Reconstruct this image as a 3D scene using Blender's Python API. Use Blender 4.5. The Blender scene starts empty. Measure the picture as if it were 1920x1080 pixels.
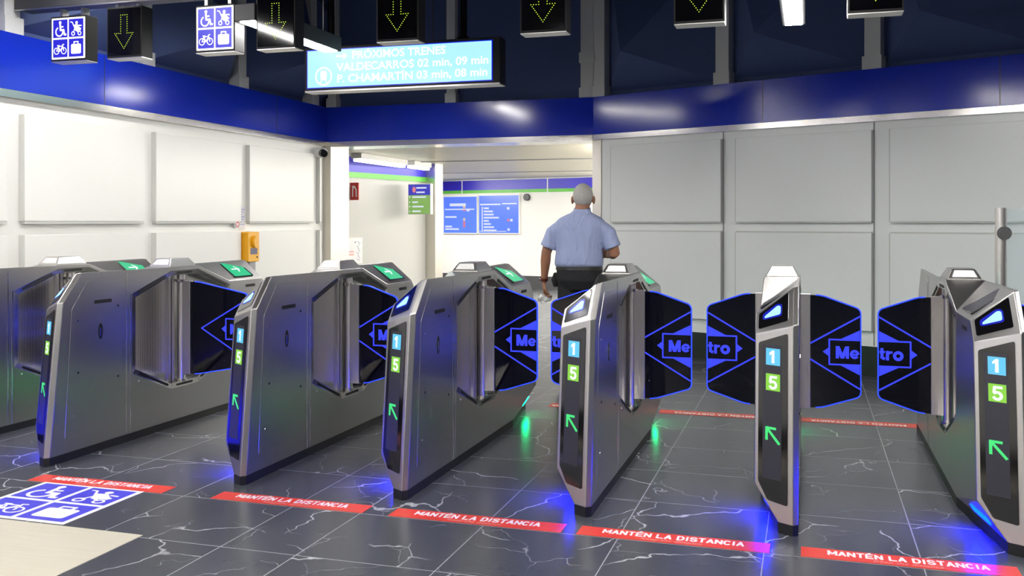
import bpy, bmesh, math, random
from mathutils import Vector, Matrix
random.seed(7)
SC = bpy.context.scene
COL = SC.collection
pi = math.pi

# ------------------------------------------------------------------ tagging
def link(o, parent=None):
    COL.objects.link(o)
    if parent is not None: o.parent = parent
    return o
def obj(name, bm, mat, parent=None, loc=(0, 0, 0), rz=0.0, smooth=False, label=None, bevel=0.0):
    bmesh.ops.recalc_face_normals(bm, faces=bm.faces[:])
    me = bpy.data.meshes.new(name); bm.to_mesh(me); bm.free()
    me.materials.append(mat)
    if smooth:
        for p in me.polygons: p.use_smooth = True
    o = link(bpy.data.objects.new(name, me), parent)
    o.location = loc; o.rotation_euler = (0, 0, rz)
    if label: o['label'] = label
    if bevel:
        b = o.modifiers.new('bevel', 'BEVEL'); b.width = bevel; b.segments = 2
        b.limit_method = 'ANGLE'; b.angle_limit = math.radians(28)
    return o
def tag(o, label, cat, group=None, kind=None):
    o['label'] = label; o['category'] = cat
    if group: o['group'] = group
    if kind: o['kind'] = kind
    return o
def thing(name, label, cat, loc=(0, 0, 0), rz=0.0, group=None):
    o = link(bpy.data.objects.new(name, None)); o.location = loc; o.rotation_euler = (0, 0, rz)
    o.empty_display_size = 0.1
    return tag(o, label, cat, group)
def struct(name, bm, mat, parent=None, bevel=0.0, loc=(0, 0, 0), rz=0.0):
    o = obj(name, bm, mat, parent, loc=loc, rz=rz, bevel=bevel)
    o['kind'] = 'structure'
    return o

# ------------------------------------------------------------------ mesh helpers
def BM(): return bmesh.new()
def face(bm, pts): return bm.faces.new([bm.verts.new(p) for p in pts])
def box(bm, x0, x1, y0, y1, z0, z1):
    v = [bm.verts.new((x, y, z)) for x in (x0, x1) for y in (y0, y1) for z in (z0, z1)]
    for f in ((0, 1, 3, 2), (4, 6, 7, 5), (0, 4, 5, 1), (2, 3, 7, 6), (0, 2, 6, 4), (1, 5, 7, 3)):
        bm.faces.new([v[i] for i in f])
    return bm
def frame(O, U, V, N=None):
    O, U, V = Vector(O), Vector(U), Vector(V)
    N = Vector(N) if N is not None else U.cross(V)
    return lambda u, v, w=0.0: O + U * u + V * v + N * w
def prism(bm, pts, F, w0, w1):
    a = [bm.verts.new(F(u, v, w0)) for u, v in pts]; b = [bm.verts.new(F(u, v, w1)) for u, v in pts]
    n = len(pts)
    bm.faces.new(b); bm.faces.new(a[::-1])
    for i in range(n): bm.faces.new((a[i], a[(i + 1) % n], b[(i + 1) % n], b[i]))
    return bm
def rnd(pts, r, n=4):
    out = []; m = len(pts)
    for i in range(m):
        p = Vector(pts[i]); a = Vector(pts[i - 1]) - p; b = Vector(pts[(i + 1) % m]) - p
        rr = min(r, a.length * .45, b.length * .45); a = p + a.normalized() * rr; b = p + b.normalized() * rr
        for k in range(n + 1):
            t = k / n; q = a * (1 - t) ** 2 + p * 2 * t * (1 - t) + b * t * t; out.append((q.x, q.y))
    return out
def rect(u0, u1, v0, v1): return [(u0, v0), (u1, v0), (u1, v1), (u0, v1)]
def circ(cx, cy, r, n=20, ry=None): return [(cx + r * math.cos(2 * pi * i / n), cy + (ry or r) * math.sin(2 * pi * i / n)) for i in range(n)]
STEP = [0]
def stroke(bm, pts, wd, F, w0, w1_):
    for a, b in zip(pts[:-1], pts[1:]):
        STEP[0] = (STEP[0] + 1) % 11; w1 = w1_ + .00003 * STEP[0]      # keeps overlapping strokes from being coplanar
        a, b = Vector(a), Vector(b); d = (b - a).normalized(); n = Vector((-d.y, d.x)) * wd / 2; e = d * wd * .3
        prism(bm, [tuple(a - e - n), tuple(b + e - n), tuple(b + e + n), tuple(a - e + n)], F, w0, w1)
def ring(bm, cx, cy, r, wd, F, w0, w1, n=28, a0=0, a1=2 * pi):
    pts = [(cx + r * math.cos(a0 + (a1 - a0) * i / n), cy + r * math.sin(a0 + (a1 - a0) * i / n)) for i in range(n + 1)]
    for a, b in zip(pts[:-1], pts[1:]):
        a, b = Vector(a), Vector(b); c = Vector((cx, cy)); na = (a - c).normalized() * wd / 2; nb = (b - c).normalized() * wd / 2
        prism(bm, [tuple(a - na), tuple(a + na), tuple(b + nb), tuple(b - nb)], F, w0, w1)
def cyl(bm, p0, p1, r0, r1=None, n=20, cap=True):
    r1 = r0 if r1 is None else r1
    p0, p1 = Vector(p0), Vector(p1); d = (p1 - p0).normalized()
    u = d.orthogonal().normalized(); v = d.cross(u)
    a = [bm.verts.new(p0 + (u * math.cos(2 * pi * i / n) + v * math.sin(2 * pi * i / n)) * r0) for i in range(n)]
    b = [bm.verts.new(p1 + (u * math.cos(2 * pi * i / n) + v * math.sin(2 * pi * i / n)) * r1) for i in range(n)]
    for i in range(n): bm.faces.new((a[i], a[(i + 1) % n], b[(i + 1) % n], b[i]))
    if cap: bm.faces.new(a[::-1]); bm.faces.new(b)
    return bm
def sphere(bm, c, r, n=16, sc=(1, 1, 1)):
    bmesh.ops.create_uvsphere(bm, u_segments=n, v_segments=max(6, n * 2 // 3), radius=r,
                              matrix=Matrix.Translation(c) @ Matrix.Diagonal((sc[0], sc[1], sc[2], 1)))
    return bm
def rings(bm, rs, cap=True):
    vs = [[bm.verts.new(p) for p in r] for r in rs]; n = len(vs[0])
    for a, b in zip(vs[:-1], vs[1:]):
        for i in range(n): bm.faces.new((a[i], a[(i + 1) % n], b[(i + 1) % n], b[i]))
    if cap: bm.faces.new(vs[0][::-1]); bm.faces.new(vs[-1])
def limb(bm, pts, n=12):
    """pts: list of (pos, radius) or (pos, rx, ry); a tube with rounded ends"""
    P = [Vector(p[0]) for p in pts]; m = len(P); u = None; rs = []
    for i in range(m):
        d = (P[min(i + 1, m - 1)] - P[max(i - 1, 0)]).normalized()
        if u is None: u = Vector((1, 0, 0)) - d * d.x if abs(d.x) < .9 else Vector((0, 1, 0)) - d * d.y
        u = (u - d * u.dot(d)).normalized(); v = d.cross(u)
        rx = pts[i][1]; ry = pts[i][2] if len(pts[i]) > 2 else rx
        def R(k, off): return [P[i] + d * off + (u * math.cos(2 * pi * j / n) * rx + v * math.sin(2 * pi * j / n) * ry) * k for j in range(n)]
        rm = min(rx, ry)
        if i == 0: rs += [R(.45, -rm * .8), R(.8, -rm * .5)]
        rs.append(R(1, 0))
        if i == m - 1: rs += [R(.8, rm * .5), R(.45, rm * .8)]
    rings(bm, rs)
def text(bm, s, size, F, w, off=0.0, align='CENTER', sx=1.0, shear=0.0, upside=False, thick=0.0006):
    cu = bpy.data.curves.new('t', 'FONT'); cu.body = s; cu.size = size; cu.align_x = align; cu.align_y = 'CENTER'
    cu.offset = off; cu.shear = shear; cu.resolution_u = 3
    o = bpy.data.objects.new('t', cu); COL.objects.link(o)
    bpy.context.view_layer.update()
    me = bpy.data.meshes.new_from_object(o.evaluated_get(bpy.context.evaluated_depsgraph_get()))
    k = -1 if upside else 1
    t = bmesh.new(); t.from_mesh(me)
    for v in t.verts: v.co = F(v.co.x * sx * k, v.co.y * k, w)
    t.to_mesh(me); t.free(); bm.from_mesh(me)
    bpy.data.objects.remove(o); bpy.data.curves.remove(cu); bpy.data.meshes.remove(me)
    return bm

def arc(cx, cy, rx, ry, a0, a1, n=10): return [(cx + rx * math.cos(math.radians(a0 + (a1 - a0) * i / n)), cy + ry * math.sin(math.radians(a0 + (a1 - a0) * i / n))) for i in range(n + 1)]
CAPS = {'M': [[(0, 0), (0, 1), (.5, .25), (1, 1), (1, 0)]], 'A': [[(0, 0), (.5, 1), (1, 0)], [(.22, .30), (.78, .30)]], 'N': [[(0, 0), (0, 1), (1, 0), (1, 1)]],
        'T': [[(.5, 0), (.5, 1)], [(0, 1), (1, 1)]], 'E': [[(1, 0), (0, 0), (0, 1), (1, 1)], [(0, .5), (.85, .5)]], 'L': [[(0, 1), (0, 0), (1, 0)]], 'I': [[(.5, 0), (.5, 1)]],
        'D': [[(0, 0), (0, 1), (.45, 1)] + arc(.45, .5, .55, .5, 90, -90) + [(0, 0)]], 'C': [arc(.52, .5, .52, .5, 45, 315, 14)],
        'S': [arc(.5, .75, .5, .25, 20, 250, 9) + arc(.5, .25, .5, .25, 80, -160, 9)]}
CAPS['É'] = CAPS['E'] + [[(.4, 1.2), (.65, 1.36)]]
def bold_caps(bm, s, F, h, cw, gap, th, w0, w1, flip=False):
    W = [0 if c == ' ' else (cw * .35 if c == 'I' else cw * (1.25 if c == 'M' else 1)) for c in s]
    tot = sum(W) + gap * (len(s) - 1) + s.count(' ') * cw * .3; x = -tot / 2; k = -1 if flip else 1
    for c, wd in zip(s, W):
        if c == ' ': x += cw * .3 + gap; continue
        for pl in CAPS[c]: stroke(bm, [(k * (x + a * wd), k * (b - .5) * h) for a, b in pl], th, F, w0, w1)
        x += wd + gap
# ------------------------------------------------------------------ materials
def new_mat(name):
    m = bpy.data.materials.new(name); m.use_nodes = True
    return m, m.node_tree.nodes, m.node_tree.links, m.node_tree.nodes['Principled BSDF']
def pmat(name, col, rough=.5, metal=0.0, coat=0.0, bump=0.0, bscale=60, var=0.0, spec=.5):
    m, N, L, B = new_mat(name)
    B.inputs['Base Color'].default_value = (*col, 1); B.inputs['Roughness'].default_value = rough
    B.inputs['Metallic'].default_value = metal; B.inputs['Coat Weight'].default_value = coat
    B.inputs['Coat Roughness'].default_value = .08
    B.inputs['Specular IOR Level'].default_value = spec
    if bump or var:
        tc = N.new('ShaderNodeTexCoord'); n = N.new('ShaderNodeTexNoise'); n.inputs['Scale'].default_value = bscale; n.inputs['Detail'].default_value = 4
        L.new(tc.outputs['Object'], n.inputs['Vector'])
        if bump:
            b = N.new('ShaderNodeBump'); b.inputs['Strength'].default_value = bump; b.inputs['Distance'].default_value = .01
            L.new(n.outputs['Fac'], b.inputs['Height']); L.new(b.outputs['Normal'], B.inputs['Normal'])
        if var:
            mr = N.new('ShaderNodeMapRange'); mr.inputs['To Min'].default_value = 1 - var; mr.inputs['To Max'].default_value = 1 + var
            mx = N.new('ShaderNodeMix'); mx.data_type = 'RGBA'; mx.blend_type = 'MULTIPLY'; mx.inputs[0].default_value = 1
            mx.inputs[6].default_value = (*col, 1)
            L.new(n.outputs['Fac'], mr.inputs['Value']); L.new(mr.outputs[0], mx.inputs[7]); L.new(mx.outputs[2], B.inputs['Base Color'])
    return m
def emat(name, col, s, base=(0, 0, 0)):
    m, N, L, B = new_mat(name)
    B.inputs['Base Color'].default_value = (*base, 1); B.inputs['Roughness'].default_value = .3
    B.inputs['Emission Color'].default_value = (*col, 1); B.inputs['Emission Strength'].default_value = s
    return m
def brushed(name, col, rough, axis):
    """brushed steel: fine streaks along one axis modulate gloss and tilt"""
    m, N, L, B = new_mat(name)
    B.inputs['Base Color'].default_value = (*col, 1); B.inputs['Metallic'].default_value = 1.0
    tc = N.new('ShaderNodeTexCoord'); mp = N.new('ShaderNodeMapping')
    s = [260, 260, 260]; s[axis] = 3; mp.inputs['Scale'].default_value = s
    n = N.new('ShaderNodeTexNoise'); n.inputs['Scale'].default_value = 1; n.inputs['Detail'].default_value = 3
    L.new(tc.outputs['Object'], mp.inputs['Vector']); L.new(mp.outputs[0], n.inputs['Vector'])
    mr = N.new('ShaderNodeMapRange'); mr.inputs['To Min'].default_value = rough - .06; mr.inputs['To Max'].default_value = rough + .06
    L.new(n.outputs['Fac'], mr.inputs['Value']); L.new(mr.outputs[0], B.inputs['Roughness'])
    b = N.new('ShaderNodeBump'); b.inputs['Strength'].default_value = .08; b.inputs['Distance'].default_value = .002
    L.new(n.outputs['Fac'], b.inputs['Height']); L.new(b.outputs['Normal'], B.inputs['Normal'])
    return m
STEEL = brushed('brushed_steel', (.53, .52, .51), .31, 2)
STEELH = brushed('brushed_steel_plate', (.70, .68, .66), .30, 1)
STEELR = brushed('recess_steel', (.58, .565, .545), .24, 2)
STEELF = brushed('satin_steel', (.74, .71, .68), .30, 2)
CHROME = pmat('polished_steel', (.75, .74, .72), .14, 1)
TRIMST = pmat('steel_trim', (.62, .60, .56), .22, 1)
COLST = pmat('column_steel', (.66, .63, .57), .3, 1)
KICK = pmat('black_rubber', (.006, .006, .007), .45)
BLACK = pmat('black_gloss', (.004, .004, .005), .08, coat=.5)
DARK = pmat('dark_slot', (.004, .004, .004), .6)
SIGNBOX = pmat('sign_housing', (.006, .006, .007), .5, spec=.3)
SIGNFACE = pmat('sign_glass', (.002, .002, .003), .06)
RAIL = pmat('rail_paint', (.05, .05, .055), .4, var=.15, bscale=9)
LEDPALE = pmat('aluminium_edge', (.55, .54, .52), .35, 1)
WALLL = pmat('white_wall_panel', (.88, .875, .84), .32, var=.015, bscale=1.6)
WALLR = pmat('pale_wall_panel', (.86, .88, .865), .25, var=.015, bscale=1.6)
CREAM = pmat('cream_panel', (.74, .68, .53), .4)
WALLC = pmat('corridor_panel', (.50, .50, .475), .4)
SHADEP = pmat('painted_shade_grey', (.60, .60, .57), .5)  # grey that stands in for shade along wall panel edges
DUSK = pmat('slate_wall', (.10, .105, .115), .5)
WHITE = pmat('white_paint', (.82, .82, .80), .45)
BLUEB = pmat('blue_enamel', (.006, .026, .46), .16, spec=.6)
BLUEC = pmat('corridor_blue', (.03, .02, .55), .35)
GREENC = pmat('corridor_green', (.12, .50, .06), .4)
NAVY = pmat('navy_acoustic', (.050, .078, .205), .75, bump=.05, bscale=180)
POSTG = pmat('grey_post', (.56, .57, .58), .5)
CEIL = pmat('dark_ceiling', (.012, .014, .022), .8)
SKIRT = pmat('dark_skirting', (.020, .024, .022), .3)
SKIRTG = pmat('grey_skirting', (.07, .07, .075), .3)
YEL = pmat('yellow_plastic', (.85, .42, .01), .4)
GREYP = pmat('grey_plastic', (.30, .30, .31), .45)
RED = pmat('red_vinyl', (.75, .045, .025), .35)
REDP = pmat('red_sign', (.55, .03, .03), .4)
VWHITE = pmat('white_vinyl', (.85, .84, .84), .4)
VPINK = pmat('faded_pink_print', (.85, .40, .36), .4)
VBLUE = pmat('blue_vinyl', (.060, .055, .62), .4, var=.12, bscale=14)
PAPER = pmat('paper', (.82, .82, .84), .6)
INK = pmat('ink', (.12, .12, .2), .6)
SKIN = pmat('skin', (.36, .165, .095), .5, var=.12, bscale=30)
HAIR = pmat('grey_hair', (.50, .48, .45), .7, bump=.5, bscale=160, var=.25)
TROUS = pmat('black_trousers', (.008, .008, .011), .8, bump=.2, bscale=40)
SHOE = pmat('black_leather', (.01, .009, .009), .35)
STRAP = pmat('brown_leather', (.10, .022, .015), .5)
LED_B = emat('blue_led', (.0, .002, 1.0), 170)
LED_G = emat('green_led', (.0, 1.0, .28), 26)
EDGE = emat('blue_edge_light', (.02, .06, 1.0), 1.7)
LINE = emat('blue_engraving', (.042, .060, 1.0), 1.15)
LENS = emat('status_light', (.25, .62, 1.0), 2.2)
HALOP = emat('painted_light_halo', (.005, .01, 1.0), .5)  # painted glow around the status lens
SCREEN = emat('green_screen', (.03, .62, .28), .95)
WEMIT = emat('white_glyph', (.9, 1.0, 1.0), 1.1)
TILE1 = emat('line_tile_cyan', (.13, .62, .95), 1.0)
TILE5 = emat('line_tile_green', (.30, .78, .06), .9)
ARROWG = emat('green_arrow', (.06, .85, .22), 1.0)
DIMSCR = emat('dim_display', (.022, .022, .035), 1.0)
DOTS = emat('amber_green_dots', (.62, .85, .05), 1.3)
CYAN = emat('display_cyan', (.46, .92, 1.0), 1.02)
CYANW = emat('display_white', (.95, .97, 1.0), 1.25)
DBLUE = emat('display_blue_edge', (.0, .02, .9), .8)
PICW = emat('lit_white', (1, .99, .95), 1.5)
PICB = emat('lit_blue', (.035, .03, .80), .9)
LAMP = emat('lamp_diffuser', (1.0, .975, .94), 71)
LAMPADD = emat('added_corridor_lamp', (1.0, .96, .88), 125)  # for the added, unseen corridor lamps
LAMPL = emat('corridor_side_lamp', (1.0, .97, .92), 6)
BOARD = emat('lit_blue_board', (.075, .16, .85), .55, (.06, .12, .6))
BGREEN = emat('lit_green_board', (.25, .48, .12), .4, (.2, .4, .1))
BOARDW = emat('board_lettering', (.8, .85, 1.0), .9)
BOARDR = emat('board_red_mark', (.9, .25, .3), .8)
BOARDY = emat('board_tan_mark', (.9, .7, .45), .8)
LBLUE = emat('board_indigo', (.04, .04, .5), .5, (.03, .03, .4))

def glass_dark():
    m, N, L, B = new_mat('dark_tinted_glass')
    B.inputs['Base Color'].default_value = (.0022, .0022, .007, 1); B.inputs['Roughness'].default_value = .035
    t = N.new('ShaderNodeBsdfTransparent'); t.inputs['Color'].default_value = (.6, .65, .8, 1)
    mx = N.new('ShaderNodeMixShader'); mx.inputs[0].default_value = .93
    L.new(t.outputs[0], mx.inputs[1]); L.new(B.outputs[0], mx.inputs[2])
    L.new(mx.outputs[0], N['Material Output'].inputs[0])
    return m
GLASS = glass_dark()
def glass_clear():
    m, N, L, B = new_mat('clear_glass')
    B.inputs['Base Color'].default_value = (.75, .85, .9, 1); B.inputs['Roughness'].default_value = .03
    t = N.new('ShaderNodeBsdfTransparent'); t.inputs['Color'].default_value = (.93, .96, .97, 1)
    mx = N.new('ShaderNodeMixShader'); mx.inputs[0].default_value = .10
    L.new(t.outputs[0], mx.inputs[1]); L.new(B.outputs[0], mx.inputs[2])
    L.new(mx.outputs[0], N['Material Output'].inputs[0])
    return m
CLEAR = glass_clear()
def shirt_mat():
    m, N, L, B = new_mat('blue_check_cotton')
    tc = N.new('ShaderNodeTexCoord'); B.inputs['Roughness'].default_value = .85
    sep = N.new('ShaderNodeSeparateXYZ'); L.new(tc.outputs['Object'], sep.inputs[0])
    outs = []
    for ax in (0, 2):
        w = N.new('ShaderNodeMath'); w.operation = 'MULTIPLY'; w.inputs[1].default_value = 420; L.new(sep.outputs[ax], w.inputs[0])
        s = N.new('ShaderNodeMath'); s.operation = 'SINE'; L.new(w.outputs[0], s.inputs[0]); outs.append(s)
    a = N.new('ShaderNodeMath'); a.operation = 'ADD'; L.new(outs[0].outputs[0], a.inputs[0]); L.new(outs[1].outputs[0], a.inputs[1])
    cr = N.new('ShaderNodeMapRange'); cr.inputs['From Min'].default_value = -2; cr.inputs['From Max'].default_value = 2; L.new(a.outputs[0], cr.inputs['Value'])
    mx = N.new('ShaderNodeMix'); mx.data_type = 'RGBA'; mx.inputs[6].default_value = (.33, .38, .60, 1); mx.inputs[7].default_value = (.37, .43, .66, 1)
    L.new(cr.outputs[0], mx.inputs[0]); L.new(mx.outputs[2], B.inputs['Base Color'])
    mp = N.new('ShaderNodeMapping'); mp.inputs['Scale'].default_value = (9, 9, 4); mp.inputs['Rotation'].default_value = (0, .35, 0)
    n = N.new('ShaderNodeTexNoise'); n.inputs['Scale'].default_value = 1; n.inputs['Detail'].default_value = 3; n.inputs['Distortion'].default_value = .8
    L.new(tc.outputs['Object'], mp.inputs[0]); L.new(mp.outputs[0], n.inputs['Vector'])
    b = N.new('ShaderNodeBump'); b.inputs['Strength'].default_value = .8; b.inputs['Distance'].default_value = .05
    L.new(n.outputs['Fac'], b.inputs['Height']); L.new(b.outputs[0], B.inputs['Normal'])
    return m
SHIRT = shirt_mat()

# floor: dark veined marble tiles with pale joints
TX, OX, TY, OY = .608, .435, .588, 4.07
XS, OXL = -2.10, -2.352          # left of XS the tile columns are offset
def floor_mat():
    m, N, L, B = new_mat('dark_marble_tiles')
    def math_(op, a, b=None, c=None):
        n = N.new('ShaderNodeMath'); n.operation = op
        for i, x in enumerate((a, b, c)):
            if x is None: continue
            if isinstance(x, (int, float)): n.inputs[i].default_value = x
            else: L.new(x, n.inputs[i])
        return n.outputs[0]
    g = N.new('ShaderNodeNewGeometry'); s = N.new('ShaderNodeSeparateXYZ'); L.new(g.outputs['Position'], s.inputs[0])
    X, Y = s.outputs[0], s.outputs[1]
    left = math_('LESS_THAN', X, XS)
    off = math_('ADD', OX, math_('MULTIPLY', left, OXL - OX))
    u = math_('DIVIDE', math_('SUBTRACT', X, off), TX); v = math_('DIVIDE', math_('SUBTRACT', Y, OY), TY)
    iu = math_('FLOOR', u); iv = math_('FLOOR', v)
    du = math_('MULTIPLY', math_('ABSOLUTE', math_('SUBTRACT', math_('FRACT', math_('ADD', u, .5)), .5)), TX)
    dv = math_('MULTIPLY', math_('ABSOLUTE', math_('SUBTRACT', math_('FRACT', math_('ADD', v, .5)), .5)), TY)
    joint = math_('LESS_THAN', math_('MINIMUM', du, dv), .0026)
    cid = N.new('ShaderNodeCombineXYZ'); L.new(iu, cid.inputs[0]); L.new(iv, cid.inputs[1]); L.new(left, cid.inputs[2])
    wn = N.new('ShaderNodeTexWhiteNoise'); wn.noise_dimensions = '3D'; L.new(cid.outputs[0], wn.inputs['Vector'])
    sc = N.new('ShaderNodeVectorMath'); sc.operation = 'SCALE'; sc.inputs['Scale'].default_value = 37; L.new(wn.outputs['Color'], sc.inputs[0])
    ad = N.new('ShaderNodeVectorMath'); ad.operation = 'ADD'; L.new(g.outputs['Position'], ad.inputs[0]); L.new(sc.outputs[0], ad.inputs[1])
    nz = N.new('ShaderNodeTexNoise'); nz.inputs['Scale'].default_value = 3.5; nz.inputs['Detail'].default_value = 3.5; L.new(ad.outputs[0], nz.inputs['Vector'])
    ds = N.new('ShaderNodeVectorMath'); ds.operation = 'MULTIPLY_ADD'; ds.inputs[1].default_value = (.26, .26, .26)
    L.new(nz.outputs['Color'], ds.inputs[0]); L.new(ad.outputs[0], ds.inputs[2])
    def vein(scale, thick, lo, hi, nscale):
        vo = N.new('ShaderNodeTexVoronoi'); vo.feature = 'DISTANCE_TO_EDGE'; vo.inputs['Scale'].default_value = scale; L.new(ds.outputs[0], vo.inputs['Vector'])
        mr = N.new('ShaderNodeMapRange'); mr.inputs['From Min'].default_value = 0; mr.inputs['From Max'].default_value = thick
        mr.inputs['To Min'].default_value = 1; mr.inputs['To Max'].default_value = 0; L.new(vo.outputs['Distance'], mr.inputs['Value'])
        n2 = N.new('ShaderNodeTexNoise'); n2.inputs['Scale'].default_value = nscale; n2.inputs['Detail'].default_value = 2; L.new(ad.outputs[0], n2.inputs['Vector'])
        m2 = N.new('ShaderNodeMapRange'); m2.inputs['From Min'].default_value = lo; m2.inputs['From Max'].default_value = hi; L.new(n2.outputs['Fac'], m2.inputs['Value'])
        return math_('MULTIPLY', mr.outputs[0], m2.outputs[0])
    ve = math_('MAXIMUM', vein(1.35, .0075, .44, .52, 1.7), math_('MULTIPLY', vein(2.9, .008, .50, .60, 3), .5))
    cl = N.new('ShaderNodeTexNoise'); cl.inputs['Scale'].default_value = 7; cl.inputs['Detail'].default_value = 6; L.new(ad.outputs[0], cl.inputs['Vector'])
    tone = math_('ADD', math_('MULTIPLY', wn.outputs['Value'], .14), math_('ADD', .86, math_('MULTIPLY', cl.outputs['Fac'], .14)))
    c0 = N.new('ShaderNodeMix'); c0.data_type = 'RGBA'; c0.blend_type = 'MULTIPLY'; c0.inputs[0].default_value = 1
    c0.inputs[6].default_value = (.060, .065, .078, 1); L.new(tone, c0.inputs[7])
    c1 = N.new('ShaderNodeMix'); c1.data_type = 'RGBA'; c1.inputs[7].default_value = (.50, .51, .53, 1); L.new(ve, c1.inputs[0]); L.new(c0.outputs[2], c1.inputs[6])
    c2 = N.new('ShaderNodeMix'); c2.data_type = 'RGBA'; c2.inputs[7].default_value = (.27, .28, .29, 1); L.new(joint, c2.inputs[0]); L.new(c1.outputs[2], c2.inputs[6])
    L.new(c2.outputs[2], B.inputs['Base Color'])
    ro = math_('ADD', math_('MULTIPLY', cl.outputs['Fac'], .02), math_('ADD', .25, math_('MULTIPLY', joint, .3)))
    L.new(ro, B.inputs['Roughness'])
    return m
FLOOR = floor_mat()
def beige_mat():
    m, N, L, B = new_mat('beige_stone')
    g = N.new('ShaderNodeNewGeometry'); mp = N.new('ShaderNodeMapping'); mp.inputs['Scale'].default_value = (2, 40, 1)
    n = N.new('ShaderNodeTexNoise'); n.inputs['Scale'].default_value = 1.5; n.inputs['Detail'].default_value = 4
    L.new(g.outputs['Position'], mp.inputs[0]); L.new(mp.outputs[0], n.inputs['Vector'])
    r = N.new('ShaderNodeValToRGB'); r.color_ramp.elements[0].color = (.53, .49, .39, 1); r.color_ramp.elements[1].color = (.64, .60, .49, 1)
    L.new(n.outputs['Fac'], r.inputs[0]); L.new(r.outputs[0], B.inputs['Base Color']); B.inputs['Roughness'].default_value = .35
    return m
BEIGE = beige_mat()

# ------------------------------------------------------------------ camera
H = 1.36
cam = bpy.data.cameras.new('camera'); cam.sensor_width = 36; cam.lens = 1800 / 1920 * 36; cam.shift_y = -124 / 1920
co = link(bpy.data.objects.new('camera', cam)); co.location = (0, 0, H); co.rotation_euler = (pi / 2, 0, math.radians(17.136))
cam.clip_start = .05
SC.camera = co

# ------------------------------------------------------------------ setting
XL, YB, ZB0, ZB1 = -5.42, 10.14, 2.285, 2.70
RA, RB = Vector((-2.2, 10.14)), Vector((1.58, 8.56))
rd = (RB - RA).normalized(); RL = 9.0; RE = RA + rd * RL
rz_r = math.atan2(rd.y, rd.x)
ZC = 4.1

bm = BM(); face(bm, [(-12, -7, 0), (8, -7, 0), (8, 23, 0), (-12, 23, 0)]); struct('floor', bm, FLOOR)
bm = BM(); box(bm, XL + .02, -2.755, -6.9, 3.505, .0005, .003)
o = obj('floor_inlay', bm, BEIGE); o['kind'] = 'structure'
bm = BM(); box(bm, XL - .4, 8, -7, YB + .4, ZC, ZC + .1); struct('ceiling', bm, CEIL)

# left wall: flat board, raised panels, steel strip, blue band, upper wall
bm = BM(); box(bm, XL - .15, XL, -7, YB, .0, ZB0); wl = struct('wall_left', bm, WALLL)
def yspan(k): return 5.56 + 1.457 * k
for k in range(-8, 4):
    y0 = yspan(k); y1 = min(y0 + 1.30, YB - .17)
    for z0, z1 in ((1.365, 2.135), (.27, 1.265)):
        bm = BM(); box(bm, XL, XL + .042, y0, y1, z0, z1)
        obj('wall_panel', bm, WALLL, wl, bevel=.003)
        bm = BM(); box(bm, XL, XL + .0425, y0 - .012, y0 - .001, z0, z1); obj('painted_edge_shade', bm, SHADEP, wl)  # grey strip paints the shade on the panel's near edge
        if z0 > 1: bm = BM(); box(bm, XL, XL + .040, y0, y1, z0 - .020, z0 - .001); obj('painted_edge_shade', bm, SHADEP, wl)  # painted shadow under the upper panel
bm = BM(); box(bm, XL - .02, XL + .035, -7, YB - .02, ZB0 - .045, ZB0 + .01); struct('trim_1', bm, TRIMST)
bm = BM()
box(bm, XL - .15, XL + .03, -7, YB - .035, ZB0 + .012, ZB1); tl = struct('trim_2', bm, BLUEB)
for y in (-3.6, -.6, 2.4, 6.39, 9.0):
    bm = BM(); box(bm, XL + .0302, XL + .031, y, y + .006, ZB0 + .012, ZB1); obj('panel_joint', bm, SKIRT, tl)
bm = BM(); box(bm, XL - .15, XL + .012, -7, YB, .0, .262); struct('baseboard_left', bm, SKIRT)

def pyramid(bm, F, u0, u1, v0, v1, au, av, h):
    P = [F(u0, v0), F(u1, v0), F(u1, v1), F(u0, v1)]; A = F(u0 + (u1 - u0) * au, v0 + (v1 - v0) * av, h)
    for i in range(4): face(bm, [P[i], P[(i + 1) % 4], A])
    face(bm, P[::-1])
# upper walls
bm = BM(); box(bm, XL - .3, XL - .10, -7, YB + .1, ZB1 - .1, ZC); ul = struct('wall_upper_left', bm, NAVY)
Fl = frame((XL - .098, 0, 0), (0, 1, 0), (0, 0, 1), (1, 0, 0))
pl = [5.49 + 1.457 * k for k in range(-8, 4)]
for y in pl:
    bm = BM(); pyramid(bm, Fl, y + .09, y + 1.36, ZB1 + .06, ZC - .04, .62, .27, .46); obj('acoustic_panel', bm, NAVY, ul)
    bm = BM(); box(bm, XL - .10, XL + .0, y - .07, y + .07, ZB1, ZC); box(bm, XL - .10, XL + .02, y - .085, y + .085, ZB1, ZB1 + .12); obj('post', bm, POSTG, ul)
# right wall (runs obliquely)
def rw(name, mat, u0, u1, w0, w1, z0, z1, parent=None, bevel=0):
    bm = BM(); box(bm, u0, u1, w0, w1, z0, z1)
    return bm
def RW(name, mat, u0, u1, w0, w1, z0, z1, parent=None, bevel=0, st=True):
    bm = BM(); box(bm, u0, u1, w0, w1, z0, z1)
    if parent: return obj(name, bm, mat, parent, bevel=bevel)
    return struct(name, bm, mat, loc=(RA.x, RA.y, 0), rz=rz_r, bevel=bevel)
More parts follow.
